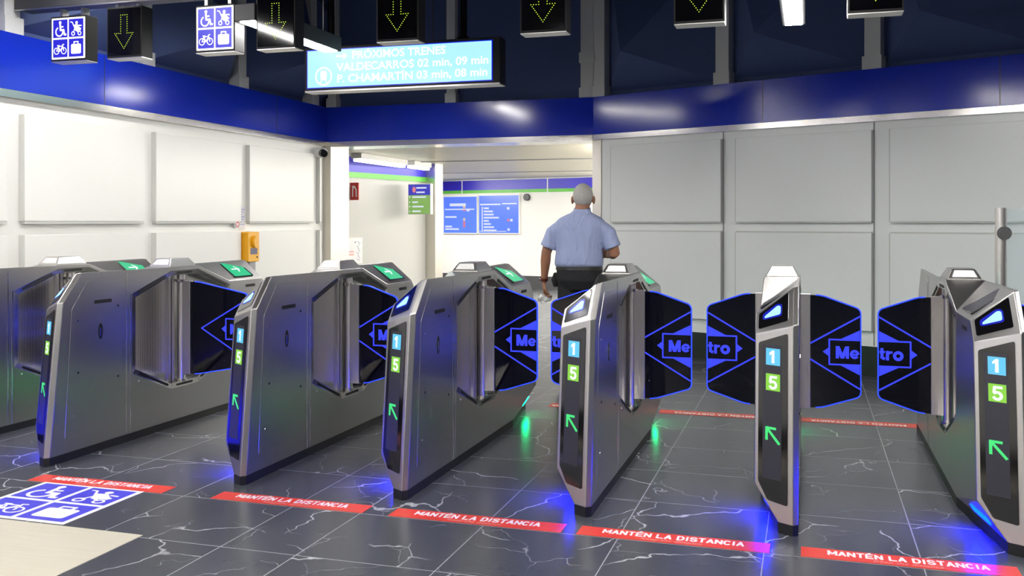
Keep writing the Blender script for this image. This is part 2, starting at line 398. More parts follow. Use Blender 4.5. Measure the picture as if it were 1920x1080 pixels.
# local: u along wall, w negative = towards the hall
wr = RW('wall_right', WALLR, .0, RL, .0, .15, 0, ZB0)
us = [(.24, 1.52), (1.68, 2.975), (3.135, 4.43), (4.59, 5.89), (6.05, 7.35)]
for u0, u1 in us:
    for z0, z1 in ((1.362, 2.165), (.40, 1.262)):
        bm = BM(); box(bm, u0, u1, -.040, 0, z0, z1); obj('wall_panel', bm, WALLR, wr, bevel=.003)
        bm = BM(); box(bm, u1 + .001, u1 + .014, -.034, 0, z0, z1); obj('painted_edge_shade', bm, GREYP, wr)  # darker strip paints the shadow beside this panel edge
        bm = BM(); box(bm, u0 - .010, u0 - .001, -.034, 0, z0, z1); obj('painted_edge_shade', bm, SHADEP, wr)
        bm = BM(); box(bm, u0, u1, -.036, 0, z0 - .012, z0 - .001) if z0 > 1 else box(bm, u0, u1, -.036, 0, z1 + .001, z1 + .010); obj('painted_edge_shade', bm, SHADEP, wr)  # painted shade between the two panel rows
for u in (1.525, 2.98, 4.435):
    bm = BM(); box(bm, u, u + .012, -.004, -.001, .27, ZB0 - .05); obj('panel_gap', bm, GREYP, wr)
RW('trim_3', TRIMST, -.02, RL, -.035, .02, ZB0 - .045, ZB0 + .01)
tr = RW('trim_4', BLUEB, .01, RL, -.03, .15, ZB0 + .012, ZB1)
for u in (1.95, 4.0, 6.1):
    bm = BM(); box(bm, u, u + .006, -.031, -.0302, ZB0 + .012, ZB1); obj('panel_joint', bm, SKIRT, tr)
RW('baseboard_right', SKIRT, .0, RL, -.012, .1, 0, .264)
ur = RW('wall_upper_right', NAVY, -.2, RL, .10, .3, ZB1 - .1, ZC)
Fr = frame((0, .098, 0), (1, 0, 0), (0, 0, 1), (0, -1, 0))
for k in range(6):
    u = .06 + 1.455 * k
    bm = BM(); pyramid(bm, Fr, u + .09, u + 1.36, ZB1 + .06, ZC - .04, .33, .25, .46); obj('acoustic_panel', bm, NAVY, ur)
    bm = BM(); box(bm, u - .07, u + .07, -.0, .10, ZB1, ZC); box(bm, u - .085, u + .085, -.02, .10, ZB1, ZB1 + .12); obj('post', bm, POSTG, ur)
# beam over the opening and flat navy wall above it
bm = BM(); box(bm, XL + .0, RA.x + .02, YB - .03, YB + .35, ZB0 + .012, ZB1); struct('trim_5', bm, BLUEB)
bm = BM(); box(bm, XL + .0, RA.x + .02, YB - .035, YB + .36, ZB0 - .05, ZB0 + .01); struct('trim_6', bm, TRIMST)
bm = BM(); box(bm, XL - .3, RA.x + .3, YB + .10, YB + .3, ZB1 - .1, ZC); ub = struct('wall_upper_back', bm, NAVY)
for x in (XL + .08, -3.85, -2.28):
    bm = BM(); w = .10 if x < -2.4 else .14
    box(bm, x - w / 2, x + w / 2, YB, YB + .10, ZB1, ZC)
    for z in (ZB1, ZB1 + .38): box(bm, x - w / 2 - .015, x + w / 2 + .015, YB - .015, YB + .10, z, z + .11)
    obj('post', bm, POSTG, ub)
# jambs
bm = BM(); box(bm, XL - .02, XL + .10, YB - .06, YB + .40, 0, ZB0 - .05); struct('trim_7', bm, COLST)
bm = BM(); box(bm, RA.x - .01, RA.x + .085, YB - .05, YB + .40, 0, ZB0 - .05); struct('trim_8', bm, COLST)
# corridor behind the opening
ZK = 2.255
bm = BM(); box(bm, -12, -1.75, YB + .33, 22, ZK, ZK + .1); cc = struct('ceiling_corridor', bm, CREAM)
for y in (13.2, 16.4):
    bm = BM(); box(bm, -9, -2.0, y, y + .05, ZK - .012, ZK - .002); obj('ceiling_joint', bm, GREYP, cc)
bm = BM(); box(bm, -1.95, -1.8, YB + .35, 18.2, 0, ZK); struct('wall_corridor_right', bm, WHITE)
# left corridor wall: P0 -> P1
P0, P1 = Vector((-6.45, 10.0)), Vector((-5.62, 13.95)); d0 = (P1 - P0).normalized(); L0 = (P1 - P0).length; rz0 = math.atan2(d0.y, d0.x)
def CW(name, mat, u0, u1, w0, w1, z0, z1, parent=None):
    bm = BM(); box(bm, u0, u1, w0, w1, z0, z1)
    if parent: return obj(name, bm, mat, parent)
    return struct(name, bm, mat, loc=(P0.x, P0.y, 0), rz=rz0)
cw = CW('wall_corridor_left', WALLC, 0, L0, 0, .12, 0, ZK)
CW('blue_stripe', BLUEC, 0, L0, -.012, 0, 2.05, ZK, cw); CW('green_stripe', GREENC, 0, L0, -.014, 0, 1.975, 2.05, cw)
CW('baseboard_corridor_left', SKIRTG, 0, L0, -.01, .05, 0, .26)
bm = BM(); box(bm, -.10, .18, -.16, .05, 0, ZK); struct('trim_9', bm, COLST, loc=(P1.x, P1.y, 0), rz=rz0 - pi / 2)
# far wall of corridor
Q0 = Vector((-5.36, 18.86)); dq = Vector((.9655, -.26)); rzq = math.atan2(dq.y, dq.x)
def QW(name, mat, u0, u1, w0, w1, z0, z1, parent=None):
    bm = BM(); box(bm, u0, u1, w0, w1, z0, z1)
    if parent: return obj(name, bm, mat, parent)
    return struct(name, bm, mat, loc=(Q0.x, Q0.y, 0), rz=rzq)
qw = QW('wall_corridor_far', WHITE, -5, 4, 0, .15, 0, ZK)
QW('blue_stripe', BLUEC, -5, 4, -.012, 0, 2.03, 2.235, qw); QW('green_stripe', GREENC, -5, 4, -.014, 0, 1.965, 2.03, qw)
QW('baseboard_corridor_far', SKIRTG, -5, 4, -.014, .05, 0, .255)
for u in (-1.78, .33): QW('stripe_joint', WHITE, u, u + .025, -.016, 0, 1.965, 2.235, qw)
# rest of the hall, behind the photographer
bm = BM(); box(bm, XL - .3, 8, -7.2, -7, 0, ZC); struct('wall_front', bm, DUSK)
bm = BM(); box(bm, 6.05, 6.25, -7, 7.5, 0, ZC); struct('wall_far_right', bm, DUSK)

# ------------------------------------------------------------------ lamps
def lamp(x, y, z, length, rot, label, group, mat=LAMP, w=.11):
    t = thing('linear_luminaire', label, 'ceiling light', (x, y, z), rot, group)
    lip = -.012 if mat is LAMP else .03
    bm = BM(); box(bm, -w / 2 - .02, w / 2 + .02, -length / 2 - .03, length / 2 + .03, lip, .10); obj('housing', bm, RAIL if mat is LAMP else WHITE, t, bevel=.004)
    bm = BM(); prism(bm, rnd([(-w / 2, .03), (-w / 2, -.01), (w / 2, -.01), (w / 2, .03)] if mat is not LAMP else rect(-w / 2, w / 2, -.018, .0), .02 if mat is not LAMP else .002), frame((0, length / 2, 0), (1, 0, 0), (0, 0, 1)), 0, length); obj('diffuser', bm, mat, t)
    if mat is LAMP:
        for s in (-1, 1):
            bm = BM(); cyl(bm, (0, s * length * .4, .10), (0, s * length * .4, ZC - z), .006, n=8); obj('hanger_rod', bm, RAIL, t)
    return t
ZL = 2.72
hid = 'white linear lamp over the hall in front of the gates, unseen above the photo frame'
LG = 'linear lamps over the hall'
lamp(-3.525, 6.10, 2.69, 1.16, 0, 'white linear lamp hanging just left of the display, partly behind an arrow sign', LG)
lamp(-3.60, 8.5, 2.79, 1.2, 0, 'white linear lamp hidden behind the train time display', LG)
lamp(-.09, 5.95, 2.69, 1.45, 0, 'white linear lamp hanging between the two rightmost arrow signs', LG)
lamp(3.3, 6.0, 2.69, 1.45, 0, 'white linear lamp over the right-hand lanes beyond the photo frame', LG)
for y0, y1 in ((4.8, 6.5),): lamp(-4.64, (y0 + y1) / 2, 3.18, y1 - y0, 0, 'white linear lamp above the dark sign rail at the top left', LG)
for x, ys in ((-4.64, (3.55, 1.4, -.7, -2.9, -5.0)), (-2.2, (1.4, -.7, -2.9, -5.0)), (-.09, (3.55, 1.4, -.7, -2.9, -5.0)), (3.3, (3.55, 1.4, -.7, -2.9, -5.0))):  # the second row is added for brightness
    for y in ys: lamp(x, y, 3.10, 1.7, 0, hid, LG)
for (x, y, ln, lab) in [(-5.62, 12.1, 1.45, 'long white corridor lamp just left of the grey corner column'), (-5.56, 13.3, .6, 'short far corridor lamp beside the grey corner column')]:
    lamp(x, y, ZK - .098, ln, 0, lab, 'corridor lamps', LAMPL, .11)
for (x, y) in [(-2.10, 11.6), (-2.13, 13.4), (-2.3, 15.2), (-3.0, 17.0), (-7.3, 15.7), (-7.6, 17.4)]:  # lamps added out of sight to brighten the corridor
    lamp(x, y, ZK - .098, 1.5, 0, 'added white lamp beyond the opening, unseen, brightening the corridor', 'added corridor lamps', LAMPADD, .16)

# ------------------------------------------------------------------ ticket gates
YG = 5.55
A_, K_, FX = .095, .072, .010
def ylow(x, z): return -1.24 + .12 * (z - .045) + .62 * (.083 - x)
def yup(x, z): return -1.13 + .895 * (z - .90) - .87 * (x - .072)
def flow(x, z, w=0.0):                     # lower front plane, w outwards
    n = Vector((-.62, -1, .12)).normalized(); return Vector((x, ylow(x, z), z)) + n * w
def fup(x, z, w=0.0):
    n = Vector((-.87, -1, .895)).normalized(); return Vector((x, yup(x, z), z)) + n * w
def kz(x):                                  # height where the two planes meet
    return .876 + .3226 * x
def c2(p): return Vector((-p[0], -p[1], p[2]))
PK = [(-.53, .414), (-.53, .912), (-.15, 1.036), (.15, 1.036), (.53, .906), (.53, .418), (.15, .256), (-.15, .256)]
PI_ = [(-.495, .437), (-.495, .885), (-.14, 1.005), (.14, 1.005), (.495, .88), (.495, .441), (.14, .290), (-.14, .290)]

def gate_body():
    bm = BM(); V = {}
    def vv(n, p): V[n] = bm.verts.new(p); V[n + "'"] = bm.verts.new(c2(p))
    k1, k2 = kz(-A_), kz(K_)
    vv('F1', (FX, ylow(FX, .045), .045)); vv('F2', (K_, ylow(K_, .045), .045)); vv('F3', (A_, ylow(K_, .045) + .022, .045)); vv('F4', (-A_, ylow(-A_, .19), .19))
    vv('K1', (-A_, ylow(-A_, k1), k1)); vv('K2', (K_, ylow(K_, k2), k2)); vv('K3', (A_, ylow(K_, k2) + .022, k2 + .004))
    vv('T1', (-A_, yup(-A_, .93), .93)); vv('T2', (K_, yup(K_, 1.062), 1.062)); vv('T3', (A_, yup(K_, 1.062) + .022, 1.066))
    vv('Rm', (A_, -.15, 1.0615)); vv('L2', (-A_, -.533, .931)); vv('L3', (-A_, -.15, 1.060)); vv('A', (-A_, -.54, .045))
    for q in ('', "'"):
        o = "'" if q == '' else ''
        for f in (('F1', 'F2', 'K2', 'K1', 'F4'), ('F2', 'F3', 'K3', 'K2'), ('K2', 'K3', 'T3', 'T2'), ('K1', 'K2', 'T2', 'T1'), ('A', 'F4', 'F1'),
                  ('T1', 'T2', 'T3', 'Rm', 'L2'), ('L2', 'Rm', 'L3')):
            bm.faces.new([V[n + q] for n in f])
        # the right-hand side (x=+A) for q=='' with its hexagonal hole
        ring_ = [V[n] for n in ('F3' + q, 'K3' + q, 'T3' + q, 'Rm' + q, 'L3' + o, 'L2' + o, 'T1' + o, 'K1' + o, 'F4' + o, 'A' + o)]
        s = 1 if q == '' else -1
        hole = [bm.verts.new((s * A_, s * y, z)) for y, z in PK]
        ed = []
        for lp in (ring_, hole):
            for i in range(len(lp)):
                e = bm.edges.get((lp[i], lp[(i + 1) % len(lp)])) or bm.edges.new((lp[i], lp[(i + 1) % len(lp)])); ed.append(e)
        bmesh.ops.triangle_fill(bm, use_beauty=True, use_dissolve=False, edges=ed, normal=(s, 0, 0))
    bm.faces.new([V[n] for n in ('L3', 'Rm', "L3'", "Rm'")])
    bm.faces.new([V[n] for n in ('F1', 'F2', 'F3', "A'", "F1'", "F2'", "F3'", 'A')])
    return bm

def dep(y):
    a = abs(y)
    if a < .10: return .072
    if a > .485: return .014
    t = (.485 - a) / .385
    return .014 + .05 * (1 - (1 - t) ** 2.2)
def interp(pl, y):
    for (a, za), (b, zb) in zip(pl[:-1], pl[1:]):
        if a <= y <= b: return za + (zb - za) * (y - a) / (b - a)
def recess(s):
    bm = BM(); X = lambda x, y, z: (s * x, s * y, z)
    n = len(PK)
    for i in range(n):
        j = (i + 1) % n
        face(bm, [X(A_, *PK[i]), X(A_, *PK[j]), X(A_ - .006, *PI_[j]), X(A_ - .006, *PI_[i])])
    top = [PI_[1], PI_[2], PI_[3], PI_[4]]; bot = [PI_[0], PI_[7], PI_[6], PI_[5]]
    ys = sorted(set([-.495, -.14, .14, .495, -.1001, -.0999, .0999, .1001] + [-.48 + .03 * k for k in range(12)] + [.48 - .03 * k for k in range(12)]))
    for a, b in zip(ys[:-1], ys[1:]):
        xa, xb = A_ - dep(a), A_ - dep(b)
        ta, tb, ba, bb = interp(top, a), interp(top, b), interp(bot, a), interp(bot, b)
        face(bm, [X(xa, a, ba), X(xb, b, bb), X(xb, b, tb), X(xa, a, ta)])
        face(bm, [X(A_ - .006, a, ta), X(A_ - .006, b, tb), X(xb, b, tb), X(xa, a, ta)])
        face(bm, [X(A_ - .006, a, ba), X(A_ - .006, b, bb), X(xb, b, bb), X(xa, a, ba)])
    for e in (-.495, .495):
        t, b = interp(top, e), interp(bot, e)
        face(bm, [X(A_ - .006, e, b), X(A_ - .006, e, t), X(A_ - dep(e), e, t), X(A_ - dep(e), e, b)])
    bmesh.ops.remove_doubles(bm, verts=bm.verts[:], dist=.0001)
    return bm

def mid(a, b, t): return (a[0] + (b[0] - a[0]) * t, a[1] + (b[1] - a[1]) * t)
def make_gate(i, gx, label, free_r, free_l, wide_r=False, wide_l=False):
    t = thing('ticket_gate', label, 'ticket gate', (gx, YG, 0), 0, 'row of steel ticket gates')
    obj('body', gate_body(), STEEL, t, bevel=.0035)
    yf = ylow(K_, .045); pl = [(FX, ylow(FX, .045)), (K_, yf), (A_, yf + .022), (A_, .54), (-FX, -ylow(FX, .045)), (-K_, -yf), (-A_, -yf - .022), (-A_, -.54)]
    bm = BM(); prism(bm, pl, frame((0, 0, 0), (1, 0, 0), (0, 1, 0)), 0, .0445); obj('kick_base', bm, KICK, t)
    # light box on top
    bm = BM()
    b0 = [(-.08, -.14), (.08, -.14), (.08, .14), (-.08, .14)]; t0 = [(-.055, -.095), (.055, -.095), (.055, .095), (-.055, .095)]
    rings(bm, [[Vector((x, y, 1.059)) for x, y in b0], [Vector((x, y, 1.068)) for x, y in b0], [Vector((x, y, 1.116)) for x, y in t0]]); lb = obj('beacon_box', bm, STEELH, t, bevel=.002)
    for s in (1, -1):
        bm = BM(); nn = Vector((0, -.045, .048)).cross(Vector((1, 0, 0)))
        F = lambda u, v, w=0: Vector((s * u, s * (-.14 + .045 * v - w * .73), 1.068 + .048 * v + w * .68))
        prism(bm, [(-.06, .14), (.06, .14), (.045, .84), (-.045, .84)], F, 0, .0012); obj('beacon_window', bm, WHITE, lb)
    for s in (1, -1):
        def T(F): return (lambda u, v, w=0.0: c2(F(u, v, w))) if s < 0 else F
        Fl_, Fu_ = T(flow), T(fup)
        # black glass front panels
        bm = BM(); prism(bm, rnd([(-.078, .205), (-.036, .130), (.050, .122), (.050, .864), (-.078, .813)], .010), Fl_, -.004, .0025)
        fp = obj('front_display', bm, BLACK, t)
        bm = BM(); prism(bm, rnd([(-.080, .869), (.051, .919), (.051, 1.037), (-.080, .932)], .008), Fu_, -.004, .0025)
        up = obj('status_panel', bm, BLACK, t)
        lens = [(-.052, .917), (.018, .942), (.018, .976), (.004, .975), (-.052, .924)]
        bm = BM(); prism(bm, rnd([(-.062, .908), (.024, .936), (.024, .985), (.002, .984), (-.062, .932)], .012), Fu_, .0024, .0032); obj('painted_halo', bm, HALOP, up)  # larger blue shape paints the lens's halo
        bm = BM(); prism(bm, rnd(lens, .008), Fu_, .003, .0045); obj('status_light', bm, LENS, up)
        bm = BM(); prism(bm, rect(-.058, .024, .222, .808), Fl_, .0024, .0030); obj('screen', bm, DIMSCR, fp)
        if s > 0:
            for z0, mat_, ch in ((.718, TILE1, '1'), (.606, TILE5, '5')):
                bm = BM(); prism(bm, rect(-.044, .018, z0, z0 + .074), Fl_, .0030, .0038); tl_ = obj('line_tile', bm, mat_, fp)
                bm = BM()
                if ch == '1': stroke(bm, [(-.0125, z0 + .013), (-.0125, z0 + .061)], .012, Fl_, .0038, .0044); prism(bm, [(-.0065, z0 + .065), (-.0065, z0 + .055), (-.028, z0 + .043), (-.028, z0 + .053), (-.016, z0 + .065)], Fl_, .0038, .0044)
                else: stroke(bm, [(.002, z0 + .060), (-.022, z0 + .060), (-.024, z0 + .040)] + [(a - .013, b + z0) for a, b in arc(0, .0255, .014, .0145, 130, -150, 10)], .0105, Fl_, .0038, .0044)
                obj('numeral', bm, WEMIT, tl_)
            bm = BM(); stroke(bm, [(-.040, .442), (.014, .380)], .011, Fl_, .0030, .0038); stroke(bm, [(-.040, .392), (-.040, .442)], .011, Fl_, .0030, .0038); stroke(bm, [(-.040, .442), (-.002, .442)], .011, Fl_, .0030, .0038)
            obj('arrow_sign', bm, ARROWG, fp)
        # card screen on the sloping top (front left, and rear right)
        O = Vector((0, -.74, 1.0005)); U = Vector((.838, 0, .545)); Vv = Vector((0, 1, .004))
        Fs = T(frame(O, U, Vv, Vector((-.545, 0, .838))))
        bm = BM(); prism(bm, rnd([(-.094, -.125), (.094, -.150), (.094, .105), (-.094, .130)], .01), Fs, -.004, .0045); sb = obj('card_screen', bm, BLACK, t)
        bm = BM(); prism(bm, [(-.086, -.108), (.086, -.132), (.086, .088), (-.086, .112)], Fs, .0044, .0056); obj('screen', bm, SCREEN if s < 0 else DIMSCR, sb)
        if s < 0:
            bm = BM()
            for q in ([(0, .05), (0, -.04)], [(0, -.04), (-.03, -.01)], [(0, -.04), (.03, -.01)]): stroke(bm, q, .012, Fs, .0056, .0062)
            obj('arrow_sign', bm, WEMIT, sb)
        # side fittings
        X = lambda x, y, z: Vector((s * x, s * y, z))
        Fd = lambda y, z, w=0.0: X(A_ + w, y, z)
        bm = BM(); prism(bm, rnd([(-1.10, .13), (-.62, .13), (-.62, 1.015), (-.915, 1.02), (-1.045, .86)], .012), Fd, -.001, .0016); ap = obj('access_panel', bm, STEEL, t, bevel=.001)
        bm = BM(); prism(bm, rnd(rect(-.865, -.715, .876, .897), .01), Fd, .001, .0022); obj('vent_slot', bm, DARK, ap)
        bm = BM(); prism(bm, circ(-.812, .71, .019, 20, .048), Fd, .001, .003); lk = obj('lock_plate', bm, DARK, ap)
        bm = BM(); prism(bm, circ(-.817, .705, .006, 12, .028), Fd, .003, .006); obj('lock_lever', bm, CHROME, lk)
        for (y, z, m_) in ((-1.0, .79, CHROME), (-.995, .49, DARK), (-.66, .85, DARK), (-.66, .42, DARK), (-1.03, .25, CHROME), (-.47, .36, CHROME)):
            bm = BM(); cyl(bm, Fd(y, z, 0), Fd(y, z, .004), .0075, .006, n=12); obj('screw', bm, m_, t)
        for y0 in (-.585, -.550):
            bm = BM(); prism(bm, rect(y0, y0 + .005, .05, 1.045 if y0 < -.56 else .913), Fd, -.001, .002); obj('seam_strip', bm, CHROME, t)
        bm = BM(); prism(bm, rnd(rect(.73, .86, .872, .892), .01), Fd, -.001, .0012); obj('vent_slot', bm, DARK, t)
        rc = obj('door_recess', recess(s), STEELR, t)
        for a, b, f0, f1 in ((1, 2, .14, .86), (2, 3, .22, .78), (3, 4, .2, .9), (0, 7, .14, .92), (7, 6, .2, .8), (6, 5, .1, .8)):
            Pm = lambda k: mid(PK[k], PI_[k], .5)
            p, q = mid(Pm(a), Pm(b), f0), mid(Pm(a), Pm(b), f1); d = Vector((q[0] - p[0], q[1] - p[1])).normalized(); nv = Vector((-d.y, d.x)) * .0075
            bm = BM(); prism(bm, rnd([(p[0] - nv.x, p[1] - nv.y), (q[0] - nv.x, q[1] - nv.y), (q[0] + nv.x, q[1] + nv.y), (p[0] + nv.x, p[1] + nv.y)], .007), lambda y, z, w: X(A_ - .003 + w, y, z), -.001, .0022)
            obj('vent_slot', bm, DARK, rc)
        # vertical folds beside the post
        for y0 in (-.095, -.060, .060):
            bm = BM(); box(bm, 0, 0, 0, 0, 0, 0) if False else None
            prism(bm, rnd(rect(y0 - .013, y0 + .013, .292, 1.003), .002, 2), lambda y, z, w: X(A_ - .070 + w, y, z), 0, .02); obj('recess_rib', bm, STEEL, rc)
        # LED on the cut facet
        A3, F4, F1 = Vector((-A_, -.54, .045)), Vector((-A_, ylow(-A_, .19), .19)), Vector((FX, ylow(FX, .045), .045))
        nf = (F4 - A3).cross(F1 - A3).normalized()
        if nf.x > 0: nf = -nf
        ct = A3 * .30 + F4 * .33 + F1 * .37; e1 = (F1 - A3).normalized(); e2 = nf.cross(e1)
        Ff = lambda u, v, w=0.0: (ct + e1 * u + e2 * v + nf * w) if s > 0 else c2(ct + e1 * u + e2 * v + nf * w)
        bm = BM(); prism(bm, rnd(rect(-.11, .11, -.018, .018), .012), Ff, -.002, .004); obj('floor_light', bm, LED_B if s > 0 else LED_G, t)
        # post, bracket and glass door
        fr = free_r if s > 0 else free_l; wide = wide_r if s > 0 else wide_l
        bm = BM(); cyl(bm, X(.066, 0, .289), X(.066, 0, 1.004), .026, n=24); po = obj('door_post', bm, STEELF, t, smooth=True); ed_ = po.modifiers.new('split', 'EDGE_SPLIT'); ed_.split_angle = .7
        for z0, z1 in ((.288, .302), (.955, .972)):
            bm = BM(); cyl(bm, X(.066, 0, z0), X(.066, 0, z1), .035, n=24); obj('post_collar', bm, CHROME, po)
        if fr is None: continue
        bm = BM(); box(bm, *sorted((s * .085, s * .147)), -.018, .018, .333, .964); obj('door_bracket', bm, STEELF, t, bevel=.002)
        P = [(.143, .337), (.205, .340), (fr, .408), (fr, .884), (.205, .957), (.143, .957)]
        P = rnd([P[2], P[3]] and P, .0001, 1) if False else P
        q = rnd(P, .028, 5); q = [(.143, .337)] + q[6:24] + rnd(P, .05, 5)[24:30] + [(.143, .957)]
        F0 = frame((0, 0, 0), (s, 0, 0), (0, 0, 1), (0, -1, 0))
        bm = BM(); prism(bm, q, F0, -.006, .006); door = obj('glass_door', bm, GLASS, t)
        bm = BM(); stroke(bm, q[1:-1], .006, F0, -.0066, .0066); obj('lit_edge', bm, EDGE, door)
        bm = BM(); c = .6475; w0, w1 = .0062, .0072; dx = fr - .42
        hx = .146 if not wide else fr - .42 + .07
        hz = .043 if not wide else .0
        for sg in (1, -1): stroke(bm, [(hx, c + sg * hz), (fr - .006, c + sg * .197)], .0085, F0, w0, w1)
        obj('diamond_line', bm, LINE, door)
        bm = BM(); bl = .257 + dx
        stroke(bm, [(fr - .006, c + .068), (bl, c + .068), (bl, c - .068), (fr - .006, c - .068)], .0085, F0, w0, w1)
        obj('name_frame', bm, LINE, door)
        for sg in (1, -1):
            bm = BM(); prism(bm, [(fr - .112, c + sg * .068), (fr - .005, c + sg * .068), (fr - .005, c + sg * .122)], F0, w0, w1); obj('logo_triangle', bm, LINE, door)
        bm = BM(); prism(bm, [(bl, c - .026), (bl, c + .026), (bl - .034, c)], F0, w0, w1); obj('logo_arrow', bm, LINE, door)
        bm = BM(); th = .0165
        Ft = lambda u, v, w=0.0: Vector((s * fr + u, -w, c - .034 + v))
        if s > 0:
            stroke(bm, [(-.121, .005), (-.121, .062)], th, Ft, w0, w1); stroke(bm, [(-.069, .005), (-.069, .062)], th, Ft, w0, w1)
            prism(bm, [(-.129, .067), (-.110, .067), (-.095, .028), (-.080, .067), (-.061, .067), (-.086, .0), (-.104, .0)], Ft, w0, w1)
            ring(bm, -.032, .0245, .0175, .014, Ft, w0, w1, a0=0, a1=pi * 1.80); stroke(bm, [(-.045, .0235), (-.017, .0235)], .010, Ft, w0, w1)
        else:
            stroke(bm, [(.019, .060), (.019, .014), (.030, .008)], .0155, Ft, w0, w1); stroke(bm, [(.009, .044), (.031, .044)], .011, Ft, w0, w1)
            stroke(bm, [(.047, .004), (.047, .046)], .0155, Ft, w0, w1); stroke(bm, [(.047, .030), (.055, .041), (.068, .043)], .013, Ft, w0, w1)
            ring(bm, .101, .0245, .0185, .0165, Ft, w0, w1)
        obj('lettering', bm, LINE, door)
    return t
GX = [-5.035, -4.12, -2.87, -1.966, -1.05, -.135, .772]
GLAB = ['steel ticket gate cut off by the photo\'s left edge, closest to the white left wall',
        'steel ticket gate left of the wide lane, its whole brushed side panel in view',
        'steel ticket gate right of the wide lane, between the yellow help point and fire cabinet',
        'steel ticket gate standing in front of the distant blue sign board, third from right but one',
        'steel ticket gate directly in front of the walking man',
        'steel ticket gate seen head-on, second from the photo\'s right edge',
        'steel ticket gate at the right edge, seen from its left with big overhang']
GLAB[3] = 'steel ticket gate below the distant blue sign board, just left of the walking man\'s gate'
def half(i):
    return (GX[i + 1] - GX[i]) / 2 - .044 if i + 1 < len(GX) else .42
gates = []
for i in range(7):
    fr = half(i); fl = half(i - 1) if i > 0 else None
    gates.append(make_gate(i, GX[i], GLAB[i], fr, fl, i == 1, i == 2))

# ------------------------------------------------------------------ floor stickers
def strip(x0, x1, y0, y1, label, group, flip=False):
    t = thing('floor_strip', label, 'floor sticker', ((x0 + x1) / 2, (y0 + y1) / 2, 0), 0, group)
    w, h = (x1 - x0) / 2, (y1 - y0) / 2
    bm = BM(); box(bm, -w, w, -h, h, .0004, .0016); obj('vinyl', bm, RED, t)
    F = frame((0, 0, 0), (1, 0, 0), (0, 1, 0)); k = -1 if flip else 1
    bm = BM(); bold_caps(bm, 'MANTÉN LA DISTANCIA', lambda u, v, w_: F(u, v + .014 * k, w_), .046, .0235, .0115, .0092, .0012, .0022, flip); obj('lettering', bm, VWHITE, t)
    bm = BM(); text(bm, 'Keep the distance', .036, lambda u, v, w_: F(u, v - .036 * k, w_), .0021, shear=.25, upside=flip); obj('small_lettering', bm, VPINK, t)
sx = [(-5.00, -4.235, 'red distance strip cut off at the photo\'s left edge'), (-3.925, -3.095, 'red distance strip touching the far edge of the blue pictogram sticker'),
      (-2.81, -1.99, 'red distance strip next to the right of the strip touching the blue pictogram sticker'), (-1.858, -1.035, 'red distance strip on the floor before the lane the man walked through'),
      (-.965, -.152, 'red distance strip on the floor left of the head-on gate\'s foot'), (-.028, .785, 'red distance strip at the bottom right, right of the head-on gate\'s foot')]
for a, b, lab in sx: strip(a, b, 4.075, 4.197, lab, 'red distance strips before the gates')
rx = [(-1.83, -1.19, 'far red strip showing between the glass doors in front of the man'), (-1.02, -.20, 'far red strip seen under the doors left of the head-on gate'), (-.06, .705, 'far red strip seen under the doors right of the head-on gate')]
for a, b, lab in rx: strip(a, b, 6.83, 6.965, lab, 'red distance strips beyond the gates', True)

def icon(bm, k, F, w0, w1):
    """pictograms in a unit cell: 0 wheelchair, 1 pram, 2 bicycle, 3 suitcase"""
    if k == 0:
        prism(bm, circ(.50, .84, .085), F, w0, w1)
        ring(bm, .44, .33, .24, .075, F, w0, w1, a0=pi * .62, a1=pi * 2.05)
        stroke(bm, [(.50, .74), (.52, .42), (.74, .42), (.80, .16), (.90, .16)], .10, F, w0, w1); stroke(bm, [(.51, .60), (.70, .60)], .075, F, w0, w1)
    elif k == 1:
        ring(bm, .30, .19, .10, .05, F, w0, w1); ring(bm, .74, .19, .10, .05, F, w0, w1)
        prism(bm, [(.36, .66), (.58, .70), (.74, .52), (.86, .44), (.80, .34), (.46, .32), (.40, .46)], F, w0, w1)
        prism(bm, circ(.54, .78, .085), F, w0, w1)
        stroke(bm, [(.12, .84), (.24, .82), (.42, .48), (.32, .26)], .05, F, w0, w1); stroke(bm, [(.50, .36), (.68, .24)], .06, F, w0, w1); stroke(bm, [(.70, .62), (.86, .60)], .06, F, w0, w1)
    elif k == 2:
        ring(bm, .25, .36, .17, .045, F, w0, w1); ring(bm, .75, .36, .17, .045, F, w0, w1)
        stroke(bm, [(.25, .36), (.38, .62), (.50, .36), (.68, .62), (.38, .62)], .045, F, w0, w1); stroke(bm, [(.25, .36), (.50, .36)], .045, F, w0, w1)
        stroke(bm, [(.75, .36), (.66, .70), (.76, .72)], .045, F, w0, w1); stroke(bm, [(.31, .66), (.44, .66)], .055, F, w0, w1)
    else:
        prism(bm, rnd(rect(.16, .84, .16, .70), .09), F, w0, w1)
        stroke(bm, [(.36, .70), (.36, .82), (.64, .82), (.64, .70)], .06, F, w0, w1)
def pictogram_panel(t, F, w, h, mw, mb, z):
    """white field with four blue cells"""
    bm = BM(); prism(bm, rnd(rect(-w / 2, w / 2, -h / 2, h / 2), .006), F, 0, z); base = obj('white_field', bm, mw, t)
    g = .07 * w; cw_, ch_ = (w - 3 * g * .62) / 2, (h - 3 * g * .62) / 2; gg = g * .62
    for r in (0, 1):
        for c in (0, 1):
            u0 = -w / 2 + gg + c * (cw_ + gg); v0 = h / 2 - gg - ch_ - r * (ch_ + gg)
            bm = BM(); prism(bm, rect(u0, u0 + cw_, v0, v0 + ch_), F, z * .9, z * 1.6); cell = obj('blue_cell', bm, mb, t)
            bm = BM(); icon(bm, r * 2 + c, lambda u, v, q, a=u0, b=v0: F(a + u * cw_, b + v * ch_, q), z * 1.5, z * 2.1); obj('pictogram', bm, mw, cell)
t = thing('floor_pictogram', 'square blue floor sticker with wheelchair, pram, bicycle and suitcase pictograms', 'floor sticker', (-3.502, 3.803, 0))
